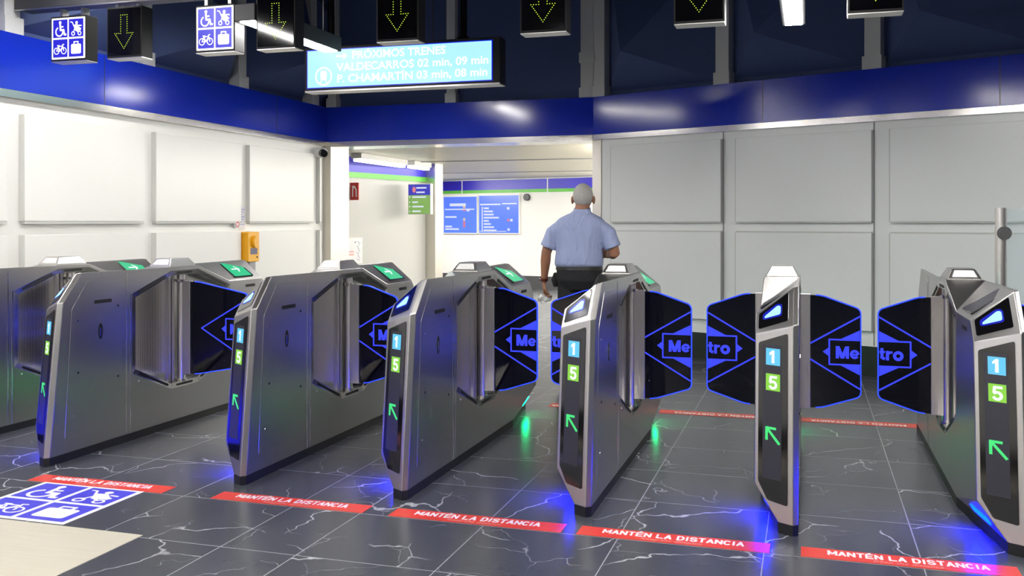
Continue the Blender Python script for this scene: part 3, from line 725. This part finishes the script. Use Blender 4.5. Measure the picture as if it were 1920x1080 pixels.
pictogram_panel(t, frame((0, 0, .0004), (1, 0, 0), (0, 1, 0)), .612, .558, VWHITE, VBLUE, .001)

# ------------------------------------------------------------------ hanging signs
RY = 5.5
bm = BM(); box(bm, XL + .01, 5.9, RY + .0, RY + .16, 2.875, 2.99)
t = thing('sign_rail', 'long dark overhead rail carrying the arrow and pictogram signs', 'sign rail', (0, 0, 0)); obj('beam', bm, RAIL, t)
bm = BM(); box(bm, XL + .01, 5.9, RY - .005, RY + .005, 2.862, 2.872); obj('edge_strip', bm, LEDPALE, t)
bm = BM(); box(bm, XL + .01, 5.9, RY + .05, RY + .09, 3.05, 3.08); cyl(bm, (XL + .01, RY - .10, 3.02), (5.9, RY - .10, 3.02), .018, n=10); obj('cable_conduit', bm, LEDPALE, t)
for x in (-4.2, -2.0, .1, 2.2, 4.4):
    bm = BM(); box(bm, x - .03, x + .03, RY + .05, RY + .11, 2.97, ZC); obj('hanger', bm, RAIL, t)
def sign_box(x, w, z0, z1, name, label, group):
    t = thing(name, label, 'hanging sign', (x, RY, z0), 0, group)
    bm = BM(); box(bm, -w / 2, w / 2, .0, .115, 0, z1 - z0); b = obj('housing', bm, SIGNBOX, t, bevel=.003)
    bm = BM(); box(bm, -w / 2 + .002, w / 2 - .002, .002, .113, -.006, .0); obj('bottom_plate', bm, LEDPALE, t)
    for s in (-1, 1):
        bm = BM(); box(bm, s * w * .3 - .012, s * w * .3 + .012, .03, .09, z1 - z0, 2.861 - z0); obj('bracket', bm, LEDPALE, t)
    return t
for x, lab in ((-4.94, 'lit sign of four blue pictograms hanging furthest left'), (-3.755, 'lit sign of four blue pictograms nearest the train time display')):
    t = sign_box(x, .30, 2.487, 2.80, 'pictogram_sign', lab, 'lit pictogram signs')
    pictogram_panel(t, frame((0, -.001, .157), (1, 0, 0), (0, 0, 1), (0, -1, 0)), .282, .288, PICW, PICB, .002)
for x, lab in ((-4.475, 'black sign with dotted down arrow next to the leftmost pictogram sign'), (-3.30, 'black sign with dotted down arrow and a bright lamp reflection across it'),
               (-2.443, 'black sign with dotted down arrow hanging above the train time display'), (-1.503, 'black arrow sign hanging right of the train time display'),
               (-.589, 'black arrow sign left of the hanging lamp at the top right'), (.347, 'black arrow sign right of the hanging lamp, nearest the right edge')):
    t = sign_box(x, .285, 2.487, 2.835, 'arrow_sign', lab, 'lane arrow signs')
    bm = BM(); F = frame((0, 0, 0), (1, 0, 0), (0, 0, 1), (0, -1, 0)); prism(bm, rect(-.132, .132, .014, .335), F, 0, .003); fc = obj('face', bm, SIGNFACE, t)
    pts = [(-.026, .29), (-.026, .165), (-.074, .165), (0, .06), (.074, .165), (.026, .165), (.026, .29), (-.026, .29)]
    bm = BM()
    for a, b in zip(pts[:-1], pts[1:]):
        a, b = Vector(a), Vector(b); n = max(2, round((b - a).length / .0150))
        for k in range(n):
            p = a + (b - a) * k / n; prism(bm, circ(p.x, p.y, .0029, 8), F, .003, .0042)
    obj('arrow_dots', bm, DOTS, fc)
# train time display
t = thing('train_time_display', 'bright cyan train time display with white lettering hanging over the opening', 'display', (-3.358, 7.6, 2.513))
bm = BM(); box(bm, -.815, .815, 0, .14, 0, .35); obj('housing', bm, SIGNBOX, t, bevel=.004)
bm = BM(); box(bm, -.812, .812, -.004, .138, -.006, .006); obj('bottom_rail', bm, LEDPALE, t)
F = frame((0, 0, 0), (1, 0, 0), (0, 0, 1), (0, -1, 0))
bm = BM(); prism(bm, rect(-.795, .757, .022, .328), F, 0, .003); fb = obj('screen_edge', bm, DBLUE, t)
bm = BM(); prism(bm, rect(-.787, .749, .029, .320), F, .003, .005); sc_ = obj('screen', bm, CYAN, t)
for s_, z, x in (('PRÓXIMOS TRENES', .268, -.40), ('VALDECARROS 02 min, 09 min', .178, -.53), ('P. CHAMARTÍN 03 min, 08 min', .088, -.53)):
    bm = BM(); text(bm, s_, .086, lambda u, v, w, z=z, x=x: F(x + u, z + v, w), .0058, off=.0016, align='LEFT', sx=1.11 if z < .2 else 1.05); obj('lettering', bm, CYANW, sc_)
bm = BM(); stroke(bm, [(-.53, .268), (-.46, .268)], .014, F, .005, .0058); prism(bm, [(-.475, .24), (-.475, .296), (-.44, .268)], F, .005, .0058); obj('arrow', bm, CYANW, sc_)
bm = BM(); ring(bm, -.645, .115, .068, .012, F, .005, .0058); stroke(bm, [(-.67, .05), (-.62, .05)], .012, F, .005, .0058)
prism(bm, rnd(rect(-.672, -.618, .085, .16), .014), F, .005, .0058); stroke(bm, [(-.662, .082), (-.68, .058)], .008, F, .005, .0058); stroke(bm, [(-.628, .082), (-.61, .058)], .008, F, .005, .0058)
obj('train_symbol', bm, CYANW, sc_)
for x in (-.62, .50):
    bm = BM(); cyl(bm, (x, .07, .35), (x, .07, (ZC - 2.513) / 1.1176), .028, n=14); cyl(bm, (x, .07, .35), (x, .07, .37), .05, n=14); obj('hanger_pole', bm, BLACK, t, smooth=False)

t.scale = (1.1176, 1.1176, 1.1176)

# dome cameras
t = thing('dome_camera', 'small white dome camera under the overhead rail, above the first two signs', 'camera', (-4.47, RY - .22, 2.93)); bm = BM(); sphere(bm, (0, 0, 0), .06, 18, (1, 1, .8)); obj('dome', bm, WHITE, t, smooth=True)
bm = BM(); cyl(bm, (0, 0, .01), (0, 0, .075), .065, n=20); box(bm, -.02, .02, 0, .21, .062, .075); obj('mount', bm, GREYP, t)
t = thing('wall_camera', 'white wall camera with black lens at the left wall corner', 'camera', (XL + .0, 9.93, 2.16))
bm = BM(); cyl(bm, (0.0, 0, 0), (.05, 0, 0), .06, n=20); obj('mount', bm, WHITE, t)
bm = BM(); sphere(bm, (.075, -.01, -.005), .062, 18); obj('shell', bm, WHITE, t, smooth=True)
bm = BM(); cyl(bm, (.09, -.03, -.01), (.135, -.075, -.02), .05, .042, n=18); obj('lens', bm, BLACK, t)

# help point on the left wall
t = thing('help_point', 'yellow help point box with knob fixed to the white left wall', 'intercom', (XL + .001, 8.45, .96))
bm = BM(); prism(bm, rnd(rect(-.10, .10, .0, .30), .018), frame((0, 0, 0), (0, 1, 0), (0, 0, 1)), 0, .10); obj('housing', bm, YEL, t, bevel=.004)
Fh = frame((.10, 0, 0), (0, 1, 0), (0, 0, 1))
bm = BM(); prism(bm, circ(.0, .20, .042, 20, .06), Fh, 0, .03); obj('knob', bm, YEL, t, bevel=.005)
bm = BM(); prism(bm, rect(-.06, .06, .075, .135), Fh, 0, .003); obj('instruction_plate', bm, INK, t)
bm = BM(); prism(bm, circ(.03, .25, .016, 12, .006), Fh, 0, .003); prism(bm, circ(.06, .045, .01), Fh, 0, .004); obj('grille', bm, DARK, t)
bm = BM(); box(bm, .0, .085, -.055, .055, -.13, -.0); obj('cable_cover', bm, GREYP, t)
t = thing('paper_notice', 'narrow white paper notice taped to the wall above the yellow help point', 'notice', (XL + .001, 8.395, 1.28))
bm = BM(); box(bm, 0, .002, -.055, .055, 0, .25); obj('sheet', bm, PAPER, t)
bm = BM()
for k in range(7): box(bm, .002, .003, -.04, .04 - .02 * (k % 3), .20 - k * .025, .21 - k * .025)
obj('print', bm, pmat('violet_ink', (.45, .42, .7), .6), t)
t = thing('red_badge', 'small round red and white sticker left of the paper notice', 'sticker', (XL + .014, 8.255, 1.335))
bm = BM(); prism(bm, circ(0, 0, .035), frame((0, 0, 0), (0, 1, 0), (0, 0, 1)), 0, .028); obj('disc', bm, PAPER, t)
bm = BM(); ring(bm, 0, 0, .024, .012, frame((0, 0, 0), (0, 1, 0), (0, 0, 1)), .028, .029); obj('ring', bm, REDP, t)

# corridor fittings
def onP(u, w, z): p = P0 + d0 * u; n = Vector((d0.y, -d0.x)); return (p.x + n.x * w, p.y + n.y * w, z)
t = thing('fire_cabinet', 'white fire cabinet with handwriting low on the left corridor wall', 'cabinet', onP(1.98, .0, .78), rz0)
bm = BM(); box(bm, -.2, .25, -.06, -.001, 0, .36); obj('cabinet_body', bm, WHITE, t, bevel=.004)
bm = BM(); box(bm, -.17, .22, -.068, -.06, .03, .33); dr = obj('door', bm, PAPER, t, bevel=.003)
bm = BM(); Fp = frame((0, -.068, 0), (1, 0, 0), (0, 0, 1), (0, -1, 0))
for k in range(9): stroke(bm, [(.13 + .02 * math.sin(k * 2.1), .31 - .03 * k), (.17 + .02 * math.cos(k * 1.7), .285 - .03 * k)], .006, Fp, 0, .001)
obj('scribble', bm, INK, dr)
for a in ((-.14, .30), (.08, .30), (-.14, .24)): bm = BM(); prism(bm, circ(a[0], a[1], .012, 10), Fp, 0, .001); obj('round_mark', bm, INK, dr)
for z_ in (.12, .16): 
    bm = BM(); prism(bm, rect(-.12, .05, z_, z_ + .02), Fp, 0, .001); obj('faded_print', bm, VPINK, dr)
t = thing('fire_sign', 'small red fire equipment sign projecting from the corridor wall', 'sign', onP(2.05, .0, 1.66), rz0)
bm = BM(); box(bm, -.012, 0, -.14, 0, 0, .24); obj('plate', bm, REDP, t)
bm = BM(); Fq = frame((-.0125, -.07, .12), (0, -1, 0), (0, 0, 1), (-1, 0, 0))
stroke(bm, [(-.03, -.07), (-.03, .03), (.0, .07), (.03, .02)], .018, Fq, 0, .001); stroke(bm, [(.03, .02), (.035, -.07)], .02, Fq, 0, .001); prism(bm, circ(-.03, .065, .014), Fq, 0, .001); obj('symbol', bm, VWHITE, t)
t = thing('direction_sign', 'hanging corridor sign with indigo top and green lower half', 'sign', onP(3.30, .10, 1.47), rz0)
bm = BM(); box(bm, -.03, .03, -.40, 0, 0, .45); obj('frame', bm, LEDPALE, t, bevel=.003)
Fs = frame((-.031, -.20, .225), (0, -1, 0), (0, 0, 1), (-1, 0, 0))
bm = BM(); prism(bm, rect(-.19, .19, .06, .215), Fs, 0, .003); ip = obj('indigo_panel', bm, LBLUE, t)
bm = BM(); prism(bm, rect(-.19, .19, -.215, .06), Fs, 0, .003); gp = obj('green_panel', bm, BGREEN, t)
bm = BM(); prism(bm, circ(-.09, .14, .03, 16, .045), Fs, .003, .004); obj('red_mark', bm, BOARDR, ip)
bm = BM()
for z_, a, b in ((.165, -.05, .13), (.10, -.05, .10)): prism(bm, rect(a, b, z_ - .01, z_ + .012), Fs, .003, .004)
obj('lettering', bm, BOARDW, ip)
bm = BM()
for z_, b in ((.03, .12), (-.045, -.02), (-.11, .08), (-.18, .03)): prism(bm, rect(-.12, b, z_ - .01, z_ + .012), Fs, .003, .004); prism(bm, rect(-.175, -.16, z_ - .01, z_ + .012), Fs, .003, .004)
obj('lettering', bm, BOARDW, gp)
# station line board on the far wall
def board(u0, u1, z0, z1, label, rows):
    t = thing('station_board', label, 'sign board', (Q0.x + dq.x * u0, Q0.y + dq.y * u0, z0), rzq, 'blue station boards on the far wall')
    w, h = u1 - u0, z1 - z0
    bm = BM(); box(bm, 0, w, -.04, 0, 0, h); obj('frame', bm, WHITE, t)
    Fb = frame((0, -.04, 0), (1, 0, 0), (0, 0, 1), (0, -1, 0))
    bm = BM(); prism(bm, rect(.02, w - .02, .02, h - .02), Fb, 0, .004); p = obj('panel', bm, BOARD, t)
    return p, Fb, w, h
p, Fb, w, h = board(-2.25, -1.35, 1.105, 1.915, 'blue station board seen beside the grey corner column, left one of the pair', 0)
bm = BM()
bm.free()
for r_ in ((.18, .60, h - .22, h - .16), (.05, .82, h - .30, h - .275), (.06, .36, .342, .378), (.06, .24, .137, .173), (.06, .42, .082, .118), (.62, .70, .48, .53)):
    bm = BM(); prism(bm, rect(*r_), Fb, .004, .006); obj('lettering', bm, BOARDW, p)
bm = BM()
for z_ in (.235, .17): prism(bm, circ(.56, z_, .032), Fb, .004, .006)
prism(bm, circ(.56, .51, .03), Fb, .004, .006); obj('red_mark', bm, BOARDR, p)
bm = BM()
for z_ in (.575, .305): prism(bm, circ(.56, z_, .032), Fb, .004, .006)
obj('tan_mark', bm, BOARDY, p)
p, Fb, w, h = board(-1.33, -.31, 1.11, 1.93, 'blue station board with a list of stops, right one of the pair', 0)
bm = BM(); prism(bm, rect(.05, .56, h - .22, h - .19), Fb, .004, .006); prism(bm, rect(.60, .96, h - .205, h - .18), Fb, .004, .006)
for k, b in enumerate((.27, .37, .39, .52, .27, .32, .40, .46)):
    z_ = h - .285 - .066 * k; prism(bm, rect(.14, b, z_ - .018, z_ + .018), Fb, .004, .006)
prism(bm, rect(.09, .115, .06, h - .25), Fb, .004, .006); prism(bm, rect(.03, .70, .045, .06), Fb, .004, .006)
for u, z_ in ((.75, .53), (.83, .285), (.76, .09)): prism(bm, rect(u - .03, u + .03, z_ - .025, z_ + .025), Fb, .004, .006)
obj('lettering', bm, BOARDW, p)
bm = BM(); prism(bm, circ(.755, .285, .03), Fb, .004, .006); obj('red_mark', bm, BOARDR, p)
t = thing('wall_speaker', 'round dark grey speaker on the bright far wall right of the boards', 'speaker', (Q0.x - dq.x * .14, Q0.y - dq.y * .14, 1.865), rzq)
Fw = frame((0, 0, 0), (1, 0, 0), (0, 0, 1), (0, -1, 0))
bm = BM(); prism(bm, circ(0, 0, .072, 24), Fw, 0, .05); obj('housing', bm, pmat('charcoal', (.03, .03, .032), .5), t, bevel=.004)
bm = BM()
for k in range(3): ring(bm, 0, 0, .018 + .016 * k, .005, Fw, .05, .053)
obj('grille', bm, GREYP, t)

# glass screen and post at the right
t = thing('glass_screen', 'clear glass screen on a round steel post behind the rightmost gate', 'glass barrier', (1.15, 6.62, 0))
bm = BM(); cyl(bm, (0, 0, 0), (0, 0, 1.447), .034, n=24); cyl(bm, (0, 0, 0), (0, 0, .012), .07, n=24); obj('post', bm, STEELF, t, smooth=True).modifiers.new('s', 'EDGE_SPLIT').split_angle = .7
for z in (.35, 1.29):
    bm = BM(); cyl(bm, (.012, -.045, z), (.012, .05, z), .042, n=24); cyl(bm, (.012, -.052, z), (.012, -.045, z), .03, n=24); obj('glass_clamp', bm, CHROME, t)
bm = BM(); box(bm, .036, 1.05, -.006, .006, .12, 1.44); obj('glass_pane', bm, CLEAR, t)
bm = BM(); cyl(bm, (1.086, 0, 0), (1.086, 0, 1.447), .034, n=24); obj('post', bm, STEELF, t, smooth=True).modifiers.new('s', 'EDGE_SPLIT').split_angle = .7

# ------------------------------------------------------------------ the man
def remesh(name, bm, mat, parent, vox, smooth=6, label=None):
    bmesh.ops.recalc_face_normals(bm, faces=bm.faces[:])
    me = bpy.data.meshes.new('tmp'); bm.to_mesh(me); bm.free()
    o = link(bpy.data.objects.new('tmp', me))
    r = o.modifiers.new('r', 'REMESH'); r.mode = 'VOXEL'; r.voxel_size = vox
    s = o.modifiers.new('s', 'SMOOTH'); s.iterations = smooth; s.factor = .5
    bpy.context.view_layer.update()
    m2 = bpy.data.meshes.new_from_object(o.evaluated_get(bpy.context.evaluated_depsgraph_get()))
    bpy.data.objects.remove(o); bpy.data.meshes.remove(me)
    m2.name = name; m2.materials.clear(); m2.materials.append(mat)
    for p in m2.polygons: p.use_smooth = True
    q = link(bpy.data.objects.new(name, m2), parent)
    if label: q['label'] = label
    return q
man = thing('person', 'grey-haired person in short-sleeved blue shirt and black trousers walking away', 'person', (-1.795, 7.75, 0), math.radians(3))
def hand(bm, wrist, d, palm_n, size=1.0, curl=.6):
    """d: along the hand, palm_n: palm facing; builds palm, four fingers and a thumb"""
    d = Vector(d).normalized(); n = (Vector(palm_n) - d * Vector(palm_n).dot(d)).normalized(); s = d.cross(n)
    w = Vector(wrist)
    limb(bm, [(w - d * .01, .024, .019), (w + d * .035, .036, .016), (w + d * .08, .040, .014)], 12) if False else None
    def pt(a, b, c): return w + d * a * size + s * b * size + n * c * size
    for k, b in enumerate((-.028, -.0095, .0095, .028)):
        limb(bm, [(pt(0, b * .6, 0), .013), (pt(.045, b, 0), .0135), (pt(.085, b, .002), .0125)], 10)
    for k, (b, l) in enumerate(((-.030, .060), (-.010, .074), (.010, .078), (.029, .070))):
        a0 = .085; P = [(pt(a0, b, .002), .0095)]; ang = 0; a, c = a0, .002
        for f, r in ((.45, .0092), (.30, .0086), (.25, .0075)):
            ang += curl * (.8 + .08 * k); a += l * f * math.cos(ang); c += l * f * math.sin(ang); P.append((pt(a, b, c), r))
        limb(bm, P, 10)
    limb(bm, [(pt(.02, .030, .004), .014), (pt(.05, .050, .014), .0115), (pt(.075, .052, .030), .0098), (pt(.092, .044, .042), .0085)], 10)
bm = BM()
# head, neck
hc = Vector((.015, .035, 1.555))
sphere(bm, hc + Vector((0, -.005, .012)), .1, 24, (.78, .96, 1.04))
limb(bm, [(hc + Vector((0, .055, -.01)), .052, .06), (hc + Vector((0, .06, -.07)), .045, .045)], 14)
sphere(bm, hc + Vector((0, .105, -.02)), .016, 10, (.8, 1.2, 1.5)); sphere(bm, hc + Vector((0, .098, -.062)), .02, 10, (1.3, .6, .5))
for s in (-1, 1):
    sphere(bm, hc + Vector((s * .030, .092, .012)), .013, 10)
    sphere(bm, hc + Vector((s * .090, -.008, -.014)), .033, 12, (.36, .60, 1.1))
limb(bm, [((0.0, -.012, 1.36), .070, .064), ((.005, .0, 1.43), .062, .060), ((.012, .02, 1.50), .058, .062)], 16)
# torso core (hidden under clothes)
rings(bm, [[Vector((.16 * math.cos(a) * kx, .10 * math.sin(a) * ky, z)) for a in [2 * pi * i / 20 for i in range(20)]] for z, kx, ky in ((.84, .9, 1), (.95, 1.0, 1.05), (1.1, 1.0, 1.05), (1.25, 1.05, 1.0), (1.34, .8, .75), (1.39, .4, .5))])
# arms
eL, wL = Vector((-.288, -.015, 1.105)), Vector((-.318, .035, .865))
limb(bm, [((-.185, 0, 1.31), .040), ((-.215, -.005, 1.28), .046), ((-.262, -.012, 1.18), .048), (eL, .042), (eL.lerp(wL, .3), .043), (eL.lerp(wL, .75), .031), (wL, .027, .024)], 14)
eR, wR = Vector((.282, -.02, 1.10)), Vector((.205, .21, 1.085))
limb(bm, [((.185, 0, 1.31), .040), ((.215, -.005, 1.28), .046), ((.262, -.02, 1.18), .049), (eR, .046), (eR.lerp(wR, .3), .044), (eR.lerp(wR, .75), .032), (wR, .027, .024)], 14)
hand(bm, wL + Vector((0, .004, -.012)), (.0, .22, -1), (1, .1, 0), 1.0, .62)
hand(bm, wR, (-.5, .8, .05), (-.6, -.5, -.4), 1.0, .5)
# legs (thighs, calves)
kneeL, kneeR = Vector((-.10, -.02, .50)), Vector((.10, .10, .50)); anL, anR = Vector((-.105, -.20, .13)), Vector((.105, .20, .09))
for sx_, kn, an in ((-1, kneeL, anL), (1, kneeR, anR)):
    limb(bm, [((sx_ * .09, 0, .90), .085), (Vector((sx_ * .09, 0, .9)).lerp(kn, .5), .075), (kn, .058), (kn.lerp(an, .35), .055), (an, .036)], 14)
remesh('body', bm, SKIN, man, .0052, 3)
# hair cap
bm = BM(); sphere(bm, hc + Vector((0, -.014, .022)), .1, 28, (.83, .98, 1.03))
bmesh.ops.bisect_plane(bm, geom=bm.verts[:] + bm.edges[:] + bm.faces[:], plane_co=hc + Vector((0, .045, .03)), plane_no=(0, 1, -.9), clear_outer=True)
bmesh.ops.bisect_plane(bm, geom=bm.verts[:] + bm.edges[:] + bm.faces[:], plane_co=hc + Vector((0, -.05, -.050)), plane_no=(0, .35, -1), clear_outer=True)
ho = obj('hair', bm, HAIR, man, smooth=True); sm = ho.modifiers.new('solid', 'SOLIDIFY'); sm.thickness = .008; sm.offset = -1
# shirt
bm = BM(); N_ = 28
def ell(cx, cy, z, rx, ry): return [Vector((cx + rx * math.copysign(abs(math.cos(a)) ** .85, math.cos(a)), cy + ry * math.copysign(abs(math.sin(a)) ** .85, math.sin(a)), z)) for a in [2 * pi * i / N_ for i in range(N_)]]
rings(bm, [ell(-.015, .0, .985, .188, .135), ell(-.015, -.004, 1.01, .202, .15), ell(-.012, -.004, 1.06, .200, .150), ell(-.008, -.002, 1.14, .193, .142), ell(0, -.004, 1.24, .198, .138), ell(0, -.008, 1.32, .212, .125), ell(0, -.010, 1.36, .208, .110), ell(.001, -.010, 1.39, .178, .098), ell(.004, -.008, 1.415, .132, .088), ell(.006, -.002, 1.435, .086, .076), ell(.009, .006, 1.462, .066, .068)])
for s, e in ((-1, eL), (1, eR)):
    b0 = Vector((s * .165, -.006, 1.325)); dn = (e - Vector((s * .215, -.005, 1.30))).normalized()
    c0 = Vector((s * .218, -.008, 1.275)); c1 = Vector((s * .296, -.018, 1.150)) + Vector((-s * .026, 0, 0))
    rs = []
    for p, r1, r2 in ((Vector((s * .11, -.006, 1.345)), .045, .080), (b0, .064, .080), (c0, .072, .078), (c0.lerp(c1, .5), .068, .074), (c1, .070, .076), (c1 + (c1 - c0).normalized() * .004, .060, .066)):
        ax = (c1 - c0).normalized() if p.z < 1.34 else Vector((s * .75, 0, -.66)).normalized()
        u = Vector((0, 1, 0)); v = ax.cross(u).normalized()
        rs.append([p + v * r1 * math.cos(2 * pi * i / 18) + u * r2 * math.sin(2 * pi * i / 18) for i in range(18)])
    rings(bm, rs)
remesh('shirt', bm, SHIRT, man, .0075, 4)
bm = BM(); rings(bm, [[Vector((.010 + rx * math.cos(a), .012 + rx * math.sin(a), z + .012 * math.sin(a))) for a in [2 * pi * i / 24 for i in range(24)]] for rx, z in ((.073, 1.436), (.0715, 1.455), (.0690, 1.474), (.0655, 1.475), (.067, 1.436))], cap=False)
obj('collar', bm, SHIRT, man, smooth=True)
# trousers
bm = BM()
rings(bm, [ell(-.01, 0, 1.02, .180, .132), ell(-.01, 0, .97, .190, .140), ell(-.008, -.006, .88, .192, .145), ell(0, 0, .80, .165, .125)])
for sx_, kn, an in ((-1, kneeL, anL), (1, kneeR, anR)):
    hp = Vector((sx_ * .088, 0, .86)); lo = an + Vector((0, -.005, -.03))
    limb(bm, [(hp, .105, .115), (hp.lerp(kn, .5), .098, .10), (kn, .080, .084), (kn.lerp(lo, .5), .073, .078), (lo, .066, .074)], 18)
remesh('trousers', bm, TROUS, man, .009, 3)
bm = BM(); rings(bm, [ell(-.012, 0, 1.000, .1915, .1425), ell(-.012, 0, .965, .1955, .1465)], cap=False)
obj('belt', bm, SHOE, man, smooth=True)
bm = BM(); limb(bm, [((-.205, -.02, .93), .02, .012), ((-.215, -.03, .88), .028, .018), ((-.205, -.03, .83), .02, .012)], 10); obj('pocket_flap', bm, TROUS, man, smooth=True)
for sx_, an, tilt in ((-1, anL, .55), (1, anR, -.05)):
    bm = BM(); R = Matrix.Translation(an) @ Matrix.Rotation(-tilt, 4, 'X')
    base = -.095 if sx_ > 0 else -.085
    pr = [(-.055, .028, .0), (-.06, .034, .05), (.0, .040, .085), (.08, .046, .052), (.16, .046, .036), (.205, .030, .026)]
    rs = []
    for y, hw, tp in pr:
        rs.append([R @ Vector((hw * math.cos(a), y, base + .004 + (max(tp, .02) + .03) * .5 * (1 + math.sin(a)))) for a in [2 * pi * i / 14 for i in range(14)]])
    rings(bm, rs); obj('shoe', bm, SHOE, man, smooth=True)
# wristwatch on the left wrist
bm = BM(); dwr = (wL - eL).normalized(); wc = eL.lerp(wL, .94)
cyl(bm, wc - dwr * .012, wc + dwr * .012, .0335, n=20); wt = obj('wristwatch', bm, STRAP, man, label='dark red watch strap on the left wrist')
bm = BM(); sd = Vector((-1, -.1, .1)).normalized(); cyl(bm, wc + sd * .030, wc + sd * .037, .016, n=16); obj('watch_face', bm, CHROME, wt)
# crumpled white thing in the left hand
mk = thing('face_mask', 'crumpled white mask with thin loops held in the person\'s left hand', 'mask', (0, 0, 0)); mk.location = man.matrix_world @ Vector((0, 0, 0))
bpy.context.view_layer.update()
mwm = man.matrix_world.copy(); hb = mwm @ (wL + Vector((.018, .035, -.115)))
mk.location = hb
bm = BM(); rng = random.Random(3)
g_ = [[bm.verts.new((.055 * (i / 5 - .5) * 1.7 + rng.uniform(-.006, .006) - .03, .02 * math.sin(i * 1.9 + j) + rng.uniform(-.006, .006), -.012 * j + rng.uniform(-.004, .004))) for j in range(6)] for i in range(7)]
for i in range(6):
    for j in range(5): bm.faces.new((g_[i][j], g_[i + 1][j], g_[i + 1][j + 1], g_[i][j + 1]))
fo = obj('folded_cloth', bm, VWHITE, mk, smooth=True); sm = fo.modifiers.new('s', 'SOLIDIFY'); sm.thickness = .004
bm = BM(); pts = [Vector((-.03 + .028 * math.cos(a), .02 * math.sin(2 * a), -.055 + .030 * math.sin(a))) for a in [2 * pi * k / 16 for k in range(17)]]
for a, b in zip(pts[:-1], pts[1:]): cyl(bm, a, b, .0016, n=6)
obj('ear_loop', bm, GREYP, mk)

# ------------------------------------------------------------------ world and view
w = bpy.data.worlds.new('world'); SC.world = w; w.use_nodes = True
w.node_tree.nodes['Background'].inputs[0].default_value = (.5, .55, .6, 1); w.node_tree.nodes['Background'].inputs[1].default_value = .10
vs = SC.view_settings; vs.view_transform = 'Standard'; vs.look = 'None'; vs.exposure = 0.0; vs.gamma = 1; vs.use_curve_mapping = False
